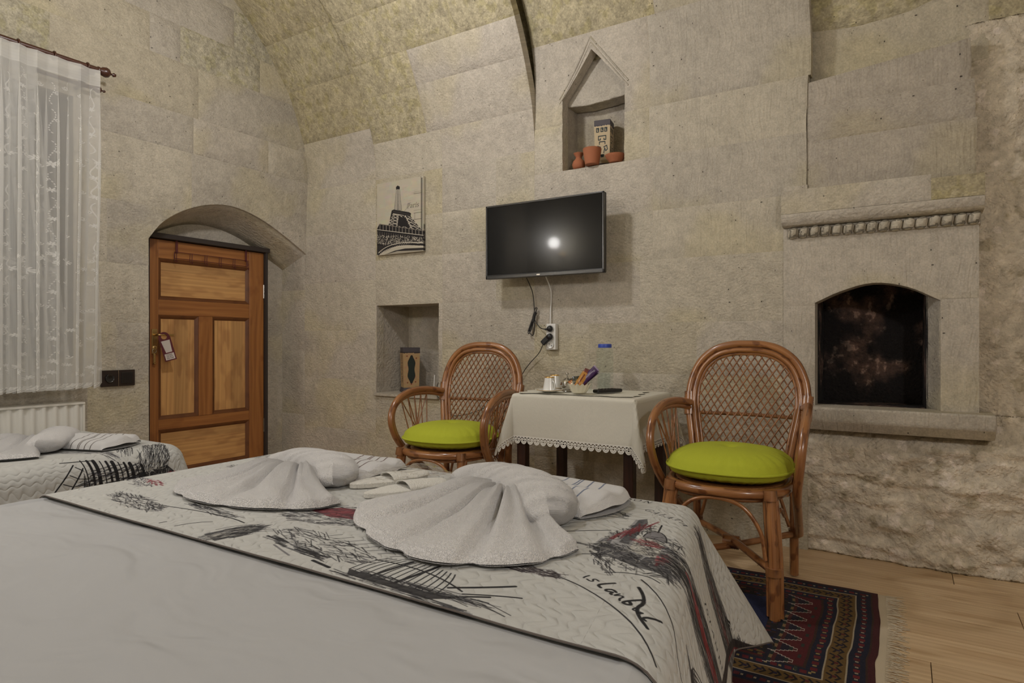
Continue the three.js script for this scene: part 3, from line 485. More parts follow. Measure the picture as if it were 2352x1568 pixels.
  part('rail_wire', [rod([[0.003, 0, dz], [0.003, 0, -dz - 0.005]], W), rod([[0.003, -0.042, dz], [0.003, -0.042, -dz - 0.005]], W), rod([[0.003, 0, -dz - 0.005], [0.003, -0.042, -dz - 0.005]], W), rod([[0.003, 0, dz], [0.003, -0.042, dz]], W)], M.redWire, h);
  for (let i = 0; i < 6; i++) { const z = dz - 0.005 - i * (2 * dz / 5); part('hook', rod([[0.005, 0.002, z + 0.007], [0.005, -0.055, z + 0.007], [0.022, -0.068, z], [0.005, -0.055, z - 0.007], [0.005, 0.002, z - 0.007]], 0.0018, { rs: 6 }), M.redWire, h); }
  // do-not-disturb hanger on the handle
  const g = thing('door_hanger', 'dark red and white do-not-disturb card hanging from the door handle', 'door hanger', [X + T + 0.057, 1.008, 0.985]);
  const tex = canvasTex(256, 640, (c, w, hh) => {
    c.fillStyle = '#5a1420'; c.fillRect(0, 0, w, hh); c.fillStyle = '#cfc6bf'; c.beginPath(); c.moveTo(34, 190); c.lineTo(222, 190); c.lineTo(206, 455); c.lineTo(70, 455); c.closePath(); c.fill(); c.fillRect(26, 480, 204, 136);
    c.fillStyle = '#3a2024'; c.font = 'bold 36px sans-serif'; c.textAlign = 'center'; c.fillText('PLEASE', 128, 520); c.fillText('DO NOT', 128, 558); c.fillText('DISTURB', 128, 596);
  });
  const fm = std({ map: tex, roughness: 0.5 }), shape = new THREE.Shape(); shape.moveTo(-0.035, -0.165); shape.lineTo(0.035, -0.165); shape.lineTo(0.035, -0.02); shape.quadraticCurveTo(0.03, 0.02, 0, 0.022); shape.quadraticCurveTo(-0.03, 0.02, -0.035, -0.02); shape.closePath();
  const hole = new THREE.Path(); hole.absarc(0, -0.008, 0.017, 0, Math.PI * 2, true); shape.holes.push(hole);
  const eg = new THREE.ExtrudeGeometry(shape, { depth: 0.0015, bevelEnabled: false, curveSegments: 14 }); { const p = eg.attributes.position, uv = eg.attributes.uv; for (let i = 0; i < p.count; i++) uv.setXY(i, (p.getX(i) + 0.035) / 0.07, (p.getY(i) + 0.165) / 0.187); }
  eg.rotateZ(0.27).rotateY(Math.PI / 2 - 0.25); part('card', eg, fm, g);
}
// ---------------------------------------------------------------- switch, curtain, radiator
{
  const t = thing('wall_switch', 'black double wall plate with a socket and a rocker switch beside the door', 'switch', [XL + 0.004, 0.761, 1.346]);
  for (const [z, nm] of [[0.047, 'socket'], [-0.047, 'rocker']]) { part('plate', box(0.011, 0.092, 0.09, 0.006, 0, z, 0.003), M.switchBlack, t); part(nm, nm === 'rocker' ? box(0.006, 0.064, 0.062, 0.013, 0, z, 0.002) : lathe([[0, 0.002], [0.019, 0.002], [0.021, 0.007], [0.024, 0.007], [0.024, 0], [0, 0]], 24).rotateZ(-Math.PI / 2).translate(0.0115, 0, z), M.blackGloss, t); }
  part('joint_strip', box(0.006, 0.094, 0.003, 0.0125, 0, 0.001), M.chrome, t);
}
{
  const X = -3.70, y = 2.436, rail = thing('curtain_rail', 'dark turned wooden curtain pole with rings and ball finial', 'curtain rail', [X, y, 1.5]);
  const fin = (z0) => lathe([[0, -0.075], [0.007, -0.072], [0.010, -0.062], [0.004, -0.055], [0.006, -0.05], [0.020, -0.04], [0.024, -0.028], [0.020, -0.012], [0.013, -0.004], [0.016, 0], [0.016, 0.008], [0.012, 0.012], [0, 0.012]].map(([r, a]) => [r, a]), 20).rotateX(Math.PI / 2).translate(0, 0, z0);
  part('pole', rod([[0, 0, 0], [0, 0, 1.45]], 0.0145, { n: 4 }), M.rod, rail); part('finial', fin(0).scale(1.15, 1.15, 1.15), M.rod, rail);
  part('bracket', [box(0.12, 0.022, 0.014, -0.068, -0.012, 0.03, 0.004), box(0.014, 0.085, 0.03, -0.122, -0.02, 0.03, 0.004), rod([[-0.006, -0.03, 0.03], [-0.006, -0.008, 0.03]], 0.011)], M.rod, rail);
  for (let i = 0; i < 9; i++) part('ring', new THREE.TorusGeometry(0.0205, 0.0045, 8, 22).translate(0, -0.003, 0.06 + i * 0.155), M.rod, rail);
  const r2 = thing('curtain_rail', 'second dark wooden curtain pole behind the lace, lower and nearer the wall', 'curtain rail', [X - 0.06, 2.352, 1.5]);
  part('pole', rod([[0, 0, 0], [0, 0, 1.4]], 0.0105, { n: 4 }), M.rod, r2); part('finial', fin(0).scale(0.8, 0.8, 0.8), M.rod, r2); part('bracket', box(0.075, 0.014, 0.012, -0.034, -0.006, 0.06, 0.003), M.rod, r2);
}
const LW = 1.62;   // width of the cloth that the lace picture covers, repeated; height 1.72
function laceDraw(g, w, h) {
  const r = rng(77); g.fillStyle = 'rgb(128,128,128)'; g.fillRect(0, 0, w, h);
  for (let i = 0; i < w; i += 3) { g.fillStyle = 'rgba(96,96,96,0.30)'; g.fillRect(i, 0, 1, h); } for (let j = 0; j < h; j += 3) { g.fillStyle = 'rgba(96,96,96,0.30)'; g.fillRect(0, j, w, 1); }
  g.lineCap = 'round'; const W = 'rgb(250,250,250)';
  const flower = (x, y, s) => { g.strokeStyle = W; g.lineWidth = s * 0.34; for (let k = 0; k < 8; k++) { const a = (k / 8) * Math.PI * 2 + 0.2, q = s * (0.85 + 0.4 * r()); g.beginPath(); g.moveTo(x + Math.cos(a) * s * 0.3, y + Math.sin(a) * s * 0.3); g.lineTo(x + Math.cos(a) * q, y + Math.sin(a) * q); g.stroke(); } };
  const curl = (x, y, s, d) => { g.strokeStyle = 'rgba(245,245,245,0.9)'; g.lineWidth = 3.4; g.beginPath(); for (let k = 0; k <= 26; k++) { const a = k / 26 * Math.PI * 3.1, q = s * (1 - k / 34); const X = x + d * Math.cos(a) * q, Y = y + Math.sin(a) * q; k ? g.lineTo(X, Y) : g.moveTo(X, Y); } g.stroke(); };
  const top = h * 0.05; g.fillStyle = 'rgb(185,185,185)'; g.fillRect(0, 0, w, top); g.fillStyle = 'rgba(150,150,150,0.5)'; for (let k = 0; k < 5; k++) g.fillRect(0, top * (0.15 + 0.18 * k), w, 2);
  for (let c = 0; c < 16; c++) { // climbing sprays
    const x0 = (c + 0.5) * w / 16 + (r() - 0.5) * 14, dot = c % 2; let y = top + 20 + r() * 60;
    while (y < h * 0.86) { const len = 90 + r() * 60, s = r() < 0.5 ? 1 : -1; g.strokeStyle = 'rgba(245,245,245,0.85)'; g.lineWidth = 3.4; g.setLineDash(dot ? [5, 9] : []); g.beginPath(); g.moveTo(x0, y); g.bezierCurveTo(x0 + s * 30, y + len * 0.3, x0 - s * 30, y + len * 0.7, x0 + s * 4, y + len); g.stroke(); g.setLineDash([]); curl(x0 + s * 18, y + len * 0.42, 13, s); if (r() < 0.6) flower(x0 + s * 2, y + len, 11); y += len + 6 + r() * 50; }
  }
  for (const yy of [0.30, 0.585, 0.615, 0.80]) for (let c = 0; c < 24; c++) { const x = (c + r()) * w / 24, y = h * (yy + (r() - 0.5) * 0.035); flower(x, y, yy === 0.80 ? 10 : 10 + r() * 8); }
  for (let c = 0; c < 70; c++) flower((c + r()) * w / 70, h * (0.915 + (r() - 0.5) * 0.045), 7 + r() * 6);       // thick border
  for (let c = 0; c < 24; c++) { const x = (c + 0.5) * w / 24; for (let k = 1; k <= 4; k++) { g.strokeStyle = `rgba(240,240,240,${0.95})`; g.lineWidth = 3; g.beginPath(); g.arc(x, h * 0.958, k * 8.2, 0, Math.PI); g.stroke(); } for (let k = 0; k < 7; k++) { const a = Math.PI * (k + 0.5) / 7; flower(x + Math.cos(a) * 20, h * 0.958 + Math.sin(a) * 20, 4); } }
  g.fillStyle = 'rgb(0,0,0)'; const sc = w / 24; g.beginPath(); g.moveTo(0, h); for (let c = 0; c <= 24 * 8; c++) { const x = c * w / 192, ph = (x / sc) % 1; g.lineTo(x, h * 0.958 + 34 * Math.sqrt(Math.max(0, 1 - Math.pow(ph * 2 - 1, 2))) + 3); } g.lineTo(w, h); g.closePath(); g.fill();
}
const texLace = canvasTex(1536, 2048, laceDraw, false);
const laceM = phy({ color: rgb(0.76, 0.75, 0.715), transparent: true, alphaMap: texLace, transmission: 0.35, thickness: 0, roughness: 1, specularIntensity: 0.2, side: THREE.DoubleSide });
function lacePanel(label, zAt, x0, folds, amp, seed, top) {   // zAt(s, t): where along the wall cloth width s hangs at height fraction t
  const y0 = top, y1 = 0.675, g = surf(420, 40, (s, t) => {
    const f = s * folds * Math.PI * 2 + 1.6 * n2(s * 5, t * 0.9, seed), a = amp * (0.45 + 0.55 * smooth(0, 0.35, t)) * (0.65 + 0.5 * n2(s * 7, 2.5, seed + 3));
    return V(x0 + a * Math.sin(f) + 0.004 * n2(s * 30, t * 5, seed), lerp(y0, y1 + 0.006 * n2(s * 6, 3, seed + 7), t), zAt(s, t) + 0.017 * (0.3 + 0.7 * smooth(0, 0.25, t)) * Math.sin(f * 2));
  }, (s, t) => [s * 1.35, 1 - t]);
  return single('lace_curtain', g, laceM, label, 'curtain', 'lace curtain layers at the window');
}
lacePanel('sheer white embroidered lace curtain, front layer falling straight beside the switch', (s, t) => lerp(1.518, 2.88, s), -3.655, 16, 0.036, 401, 2.415);
lacePanel('sheer white embroidered lace curtain, back layer drawn aside with a slanting edge', (s, t) => lerp(lerp(1.79, 1.615, Math.pow(t, 1.1)), 2.9, s), -3.722, 17, 0.022, 431, 2.40);
{
  const t = thing('radiator', 'white ribbed panel radiator below the lace curtain', 'radiator', [-3.765, 0, 1.556]), z1 = 1.35;
  part('panel', surf(216, 2, (a, b) => V(0.028 + 0.006 * Math.tanh(2.6 * Math.sin(a * Math.PI * 2 * 27)), lerp(0.12, 0.635, b), z1 * (1 - a)), null, { thick: 0.012 }), M.radiator, t);
  part('side_cover', box(0.075, 0.525, 0.012, -0.005, 0.378, 0.004, 0.002), M.radiator, t); part('top_grille', box(0.085, 0.012, z1, -0.005, 0.641, z1 / 2, 0.002), M.radiator, t); part('valve', [rod([[0, 0.1, 0.05], [0, 0.1, -0.03]], 0.012), rod([[0, 0.1, -0.02], [0, 0.0, -0.02]], 0.008)], M.chrome, t);
}

// ================================================================ RATTAN CHAIRS
function makeChair(label) {
  const t = thing('rattan_armchair', label, 'chair', [0, 0, 0], 0, 'rattan armchairs beside the table');
  // back hoop, leaning a little, narrower at the seat
  const HT = 0.952, lean = (y) => -0.215 - 0.09 * smooth(0.35, 0.95, y);
  const half = [[0.198, 0.33], [0.205, 0.43], [0.222, 0.55], [0.240, 0.66], [0.2435, 0.72], [0.232, 0.80], [0.195, 0.878], [0.135, 0.928], [0.065, 0.949], [0, HT]];
  const hoopPts = (k, dz) => [...half.map(([x, y]) => [x, y]), ...half.slice(0, -1).reverse().map(([x, y]) => [-x, y])].map(([x, y]) => { const c = 0.62, dx = x, dy = y - c, l = y > c ? Math.hypot(dx, dy) : Math.abs(dx), s = (l - k) / l; return V(dx * s, y > c ? c + dy * s : y, lean(y) + dz); });
  part('back_hoop', rod(hoopPts(0, 0), 0.0165, { rs: 12, n: 90 }), M.cane, t);
  part('back_hoop', rod(hoopPts(0.027, 0.010), 0.0115, { rs: 10, n: 90 }), M.cane, t);
  part('back_hoop', rod(hoopPts(0.043, 0.004), 0.0075, { rs: 8, n: 90 }), M.cane, t);
  // lattice: slanting canes both ways, cut to the inside of the hoop
  const poly = hoopPts(0.046, 0).map((p) => [p.x, p.y]); const fine = new THREE.CatmullRomCurve3(hoopPts(0.046, 0), false, 'centripetal').getPoints(120).map((p) => [p.x, p.y]);
  const r = rng(3);
  const span = (ox, oy, dx, dy) => { const s = []; for (let i = 0; i < fine.length; i++) { const a = fine[i], b = fine[(i + 1) % fine.length], ex = b[0] - a[0], ey = b[1] - a[1], det = dx * ey - dy * ex; if (Math.abs(det) < 1e-9) continue; const k = ((a[0] - ox) * ey - (a[1] - oy) * ex) / det, q = ((a[0] - ox) * dy - (a[1] - oy) * dx) / det; if (q >= 0 && q < 1) s.push(k); } s.sort((a, b) => a - b); return s.length >= 2 ? [s[0], s[s.length - 1]] : null; };
  for (const d of [1, -1]) for (let i = -15; i <= 15; i++) {
    const a = (57 * Math.PI) / 180, dx = d * Math.cos(a), dy = Math.sin(a), ox = i * 0.0298 + (d > 0 ? 0.004 : 0), oy = 0.62, s = span(ox, oy, dx, dy); if (!s || s[1] - s[0] < 0.03) continue;
    const p = (k) => { const y = oy + dy * k; return V(ox + dx * k, y, lean(y) + (d > 0 ? 0.004 : -0.003)); };
    part('cane_strand', rod([p(s[0]), p((s[0] + s[1]) / 2), p(s[1])], 0.0031, { rs: 6, n: 4 }), M.strand, t);
  }
  part('back_rail', rod([[-0.2, 0.645, lean(0.645) - 0.012], [0, 0.648, lean(0.645) - 0.014], [0.2, 0.645, lean(0.645) - 0.012]], 0.008, { rs: 8 }), M.cane, t);
  // seat
  const ring = []; for (let k = 0; k < 20; k++) { const a = (k / 20) * Math.PI * 2, c = Math.cos(a), s = Math.sin(a); ring.push([0.218 * Math.sign(c) * Math.pow(Math.abs(c), 0.8), 0.422, 0.02 + 0.235 * Math.sign(s) * Math.pow(Math.abs(s), 0.8)]); }
  part('seat_ring', rod(ring, 0.018, { rs: 12, closed: true, n: 80 }), M.cane, t); part('seat_ring', rod(ring.map(([x, y, z]) => [x * 0.93, y - 0.026, z * 0.93]), 0.009, { rs: 8, closed: true, n: 60 }), M.cane, t);
  part('seat_web', surf(24, 24, (a, b) => { const u = a * 2 - 1, v = b * 2 - 1, x = u * Math.sqrt(1 - v * v / 2), z = v * Math.sqrt(1 - u * u / 2); return V(x * 0.205, 0.436 - 0.006 * (1 - x * x - z * z), 0.02 + z * 0.222); }, (a, b) => [a * 0.45, b * 0.45], { thick: 0.006, flip: true }), M.strand, t);
  for (const s of [-1, 1]) {
    part('front_leg', rod([[s * 0.198, 0.0, 0.245], [s * 0.194, 0.2, 0.24], [s * 0.178, 0.412, 0.215]], (k) => 0.0185 - 0.001 * k, { rs: 12 }), M.cane, t);
    part('leg_cane', rod([[s * 0.198 - 0.02, 0.006, 0.236], [s * 0.194 - 0.02, 0.2, 0.231], [s * 0.178 - 0.018, 0.405, 0.208]], 0.0095, { rs: 8 }), M.cane, t); part('leg_cane', rod([[s * 0.198 + 0.02, 0.006, 0.236], [s * 0.194 + 0.02, 0.2, 0.231], [s * 0.178 + 0.018, 0.405, 0.208]], 0.0095, { rs: 8 }), M.cane, t);
    part('rear_leg', rod([[s * 0.196, 0.0, -0.255], [s * 0.198, 0.2, -0.238], [s * 0.203, 0.42, -0.228], [s * 0.222, 0.55, lean(0.55) - 0.012], [s * 0.238, 0.67, lean(0.67) - 0.02]], 0.0175, { rs: 12 }), M.cane, t);
    // arm: from the back, forward, down in a bow and back under the seat to the rear leg
    const arm = (k, o) => [[s * 0.236, 0.69 - k, lean(0.69) + 0.02], [s * 0.262, 0.708 - k, -0.12], [s * (0.276 + o), 0.700 - k, 0.02], [s * (0.278 + o), 0.655 - k * 0.8, 0.125 - k * 0.4], [s * (0.274 + o), 0.575, 0.172 - k], [s * (0.264 + o), 0.49, 0.155 - k], [s * (0.250 + o), 0.41, 0.095 - k], [s * (0.236 + o), 0.30, -0.05], [s * (0.222 + o), 0.185, -0.205]];
    part('armrest', rod(arm(0, 0), 0.0165, { rs: 12, n: 56 }), M.cane, t); part('armrest', rod(arm(0.022, 0.004), 0.0105, { rs: 10, n: 56 }), M.cane, t);
    for (let i = 0; i < 5; i++) for (const d of [0, 1]) { const f = i / 4, za = lerp(-0.13, 0.08, f), zb = d ? lerp(0.05, -0.05, f) : lerp(-0.1, 0.03, f) ; part('arm_strand', rod([[s * (0.262 + 0.018 * smooth(-0.13, 0.08, za)), 0.688 - 0.025 * smooth(0, 0.1, za), za], [s * 0.226, 0.425, d ? zb : zb + 0.02]], 0.0032, { rs: 6 }), M.strand, t); }
    // bindings
    const bind = (p, q, rr) => rod([p, q], (k) => rr + 0.0012 * Math.cos(k * Math.PI * 2 * 14), { rs: 14, n: 84 });
    part('binding', bind(V(s * 0.2365, 0.635, lean(0.635) - 0.004), V(s * 0.2415, 0.735, lean(0.735) - 0.004), 0.0255), M.cane, t); part('binding', bind(V(s * 0.195, 0.15, 0.241), V(s * 0.1945, 0.178, 0.240), 0.0275), M.cane, t); part('binding', bind(V(s * 0.18, 0.402, 0.219), V(s * 0.177, 0.438, 0.214), 0.0235), M.cane, t); part('binding', bind(V(s * 0.198, 0.16, -0.243), V(s * 0.198, 0.19, -0.241), 0.022), M.cane, t);
    part('side_arch', rod([[s * 0.188, 0.22, 0.222], [s * 0.190, 0.31, 0.17], [s * 0.192, 0.345, 0.09], [s * 0.194, 0.30, 0.0], [s * 0.196, 0.2, -0.06]].slice(0, 4), 0.007, { rs: 8 }), M.cane, t);
    part('cross_stretcher', rod([[s * 0.178, 0.165, 0.225], [0, 0.17 + s * 0.012, 0], [-s * 0.188, 0.172, -0.225]], 0.0135, { rs: 10 }), M.cane, t);
  }
  part('front_arch', rod([[-0.168, 0.2, 0.245], [-0.15, 0.30, 0.25], [-0.09, 0.378, 0.252], [0, 0.398, 0.25], [0.09, 0.378, 0.252], [0.15, 0.30, 0.25], [0.168, 0.2, 0.245]], 0.0075, { rs: 8 }), M.cane, t);
  part('rear_arch', rod([[-0.18, 0.2, -0.232], [-0.12, 0.36, -0.225], [0, 0.398, -0.22], [0.12, 0.36, -0.225], [0.18, 0.2, -0.232]], 0.0075, { rs: 8 }), M.cane, t);
  part('binding', rod([[-0.03, 0.171, 0], [0.03, 0.171, 0]], (k) => 0.026 + 0.002 * Math.cos(k * 60), { rs: 12, n: 40 }), M.cane, t);
  return t;
}
const chairR = makeChair('right-hand brown rattan armchair standing before the fireplace, half on the rug');
const chairL = chairR.clone(); chairL.name = numbered('rattan_armchair'); scene.add(chairL); chairL.userData = { label: 'brown rattan armchair left of the cloth-covered table, below the power strip', category: 'chair', group: 'rattan armchairs beside the table' };
chairR.position.set(-0.583, 0.007, 0.64); chairR.rotation.y = 0.01;
chairL.position.set(-1.985, 0, 0.60); chairL.rotation.y = 0.08;
function cushion(label, chair) {
  const t = thing('seat_cushion', label, 'cushion', [chair.position.x, chair.position.y + 0.438, chair.position.z + 0.022], chair.rotation.y, 'lime seat cushions');
  const R = 0.232, n = 96, m = 22, wr = (a, q) => 0.0035 * Math.sin(a * 46 + 4 * n2(a * 3, 2, 5)) * smooth(0.55, 0.95, q) * (1 - smooth(0.97, 1, q));
  const prof = (q, up) => { return up ? 0.046 + 0.072 * Math.pow(Math.max(0, 1 - Math.pow(q, 3.4)), 0.55) : 0.046 - 0.045 * Math.pow(Math.max(0, 1 - Math.pow(q, 5)), 0.5); };
  const half = (up) => surf(n, m, (a, b) => { const A = a * Math.PI * 2, q = b, c = Math.cos(A), s = Math.sin(A), rr = R * q / Math.pow(Math.pow(Math.abs(c), 2.5) + Math.pow(Math.abs(s), 2.5), 0.4); const dent = up ? 0.012 * Math.exp(-q * q * 90) : 0; return V(c * rr, prof(q, up) + (up ? wr(A, q) : -wr(A, q) * 0.5) + (up ? 0.005 * n3(c * q * 2.3, s * q * 2.3, 7) * (1 - q) : 0) - dent, s * rr); }, (a, b) => { const A = a * Math.PI * 2; return [Math.cos(A) * b * 0.23, Math.sin(A) * b * 0.23]; }, { flip: up });
  part('cover', [half(true), half(false)], M.lime, t);
  const edge = []; for (let k = 0; k < 48; k++) { const A = (k / 48) * Math.PI * 2, c = Math.cos(A), s = Math.sin(A), rr = (R + 0.001) / Math.pow(Math.pow(Math.abs(c), 2.5) + Math.pow(Math.abs(s), 2.5), 0.4); edge.push([c * rr, 0.046, s * rr]); }
  part('piping', rod(edge, 0.0048, { rs: 8, closed: true, n: 144 }), M.lime, t);
  part('tuft', box(0.02, 0.003, 0.004, 0.01, 0.106, 0.01, 0.001), M.lime, t);
}
cushion('plump lime green cushion on the rattan chair before the fireplace', chairR);
cushion('plump lime green cushion on the rattan chair left of the table', chairL);

// ================================================================ CLOTH THAT HANGS OVER AN EDGE
// (px, pz) are places on the flat cloth; past an edge of the block below it bends over and hangs
function hanging({ x0, x1, z0, z1, y, R, flare = 0.06, flareX = flare, corner = 0.3, skew = 0, wave = 0.03, seed = 1, lift = 0 }) {
  return (px, pz) => {
    const ix = clamp(px, x0 + R, x1 - R), iz = clamp(pz, z0 + R, z1 - R), dx = px - ix, dz = pz - iz, d = Math.hypot(dx, dz);
    let X = ix, Y = y, Z = iz;
    if (d > 1e-7) {
      const ux = dx / d, uz = dz / d, both = 4 * ux * ux * uz * uz, w = n2(px * 5 + seed, pz * 5, seed) * wave * (1 - both), f = clamp(lerp(lerp(flare, flareX, ux * ux), corner, both) + w, -0.2, 0.9), q = (Math.PI / 2) * R, a0 = Math.asin(f), amax = Math.PI / 2 - a0;
      let out, down; const a = Math.min(d / R, amax); out = R * Math.sin(a); down = R * (1 - Math.cos(a)); if (d / R > amax) { const e = d - amax * R; out += e * f; down += e * Math.sqrt(1 - f * f); }
      X += ux * out; Z += uz * out; Y -= down;
    } else Y += lift * n3(px * 2.2 + seed, pz * 2.2, seed);
    if (skew) X += skew * (Z - z0) * clamp((X - x0) / (x1 - x0)) ;
    return V(X, Y, Z);
  };
}
function grid(a, b, edges, step) { const o = new Set([a, b]); for (let x = a; x < b; x += step) o.add(x); for (const e of edges) for (let k = -8; k <= 8; k++) { const x = e + k * 0.012; if (x > a && x < b) o.add(x); } return [...o].sort((p, q) => p - q); }
function clothGeo(fn, xs, zs, uvf, thick) {
  const nu = xs.length - 1, nv = zs.length - 1; return surf(nu, nv, (a, b) => fn(xs[Math.round(a * nu)], zs[Math.round(b * nv)]), (a, b) => uvf(xs[Math.round(a * nu)], zs[Math.round(b * nv)]), { thick, flip: true });
}

// ================================================================ TABLE
const TX = [-1.632, -0.988], TZ = [0.115, 0.615], TY = 0.718;
{
  const t = thing('side_table', 'small square dark brown wooden table under a cream cloth', 'table', [(TX[0] + TX[1]) / 2, 0, (TZ[0] + TZ[1]) / 2]), hx = 0.305, hz = 0.235;
  part('tabletop', box(0.63, 0.022, 0.485, 0, TY - 0.016, 0, 0.004), M.darkWood, t);
  for (const [x, z] of [[-1, 1], [1, 1], [-1, -1], [1, -1]]) part('leg', box(0.046, 0.694, 0.046, x * (hx - 0.03), 0.347, z * (hz - 0.03), 0.004), M.darkWood, t);
  for (const s of [-1, 1]) { part('apron', box(0.50, 0.075, 0.02, 0, 0.655, s * (hz - 0.03)), M.darkWood, t); part('apron', box(0.02, 0.075, 0.36, s * (hx - 0.03), 0.655, 0), M.darkWood, t); }
  const fn = hanging({ x0: TX[0], x1: TX[1], z0: TZ[0], z1: TZ[1], y: TY, R: 0.018, flare: 0.035, corner: 0.30, wave: 0.05, seed: 21 }), ov = 0.195;
  const xs = grid(TX[0] - ov, TX[1] + ov, TX, 0.025), zs = grid(TZ[0] - ov, TZ[1] + ov, TZ, 0.025);
  const c = single('tablecloth', clothGeo(fn, xs, zs, (x, z) => [x, z], 0.0012), M.cloth, 'cream tablecloth with a crocheted lace hem over the small table', 'tablecloth');
  const rim = []; const st = 0.01; for (let x = TX[0] - ov; x < TX[1] + ov; x += st) rim.push([x, TZ[1] + ov, 0, 1]); for (let z = TZ[1] + ov; z > TZ[0] - ov; z -= st) rim.push([TX[1] + ov, z, 1, 0]); for (let x = TX[1] + ov; x > TX[0] - ov; x -= st) rim.push([x, TZ[0] - ov, 0, -1]); for (let z = TZ[0] - ov; z < TZ[1] + ov; z += st) rim.push([TX[0] - ov, z, -1, 0]);
  const texTrim = canvasTex(128, 128, (g, w, h) => { g.fillStyle = '#000'; g.fillRect(0, 0, w, h); g.strokeStyle = '#fff'; g.fillStyle = '#fff'; g.lineWidth = 13; g.fillRect(0, 0, w, 16); g.beginPath(); g.moveTo(0, 16); g.lineTo(32, 48); g.lineTo(64, 16); g.lineTo(96, 48); g.lineTo(128, 16); g.stroke(); g.fillRect(0, 44, w, 12); g.lineWidth = 14; g.beginPath(); g.arc(64, 58, 52, 0, Math.PI); g.stroke(); g.beginPath(); g.arc(64, 58, 24, 0, Math.PI); g.stroke(); for (let k = 1; k < 6; k++) { const a = Math.PI * k / 6; g.beginPath(); g.moveTo(64 + 24 * Math.cos(a), 58 + 24 * Math.sin(a)); g.lineTo(64 + 50 * Math.cos(a), 58 + 50 * Math.sin(a)); g.stroke(); } }, false);
  const trimM = std({ color: rgb(0.74, 0.72, 0.66), alphaMap: texTrim, alphaTest: 0.5, roughness: 0.9, side: THREE.DoubleSide });
  part('lace_hem', surf(rim.length, 2, (a, b) => { const q = rim[Math.round(a * rim.length) % rim.length]; return fn(q[0] + q[2] * 0.042 * b, q[1] + q[3] * 0.042 * b); }, (a, b) => [a * rim.length * st / 0.036, 1 - b]), trimM, c, 'white crocheted lace hem');
  // small cream cloth lying on the tablecloth
  const mat = surf(44, 30, (a, b) => { const u = a - 0.5, v = b - 0.5, sx = -1.335 + u * 0.56 + v * 0.06 + 0.012 * Math.sin(b * 19), sz = 0.405 + v * 0.34 - u * 0.05 + 0.010 * Math.sin(a * 23 + 1), e = smooth(0.44, 0.5, Math.max(Math.abs(u), Math.abs(v))); return V(sx, TY + 0.0042 + e * (0.0008 + 0.0012 * Math.sin(a * 31) * Math.cos(b * 17)), sz); }, (a, b) => [a * 0.56, b * 0.4], { thick: 0.0016, flip: true });
  single('table_mat', mat, M.cloth2, 'small cream cloth with wavy edges lying on the tablecloth', 'table mat');
}

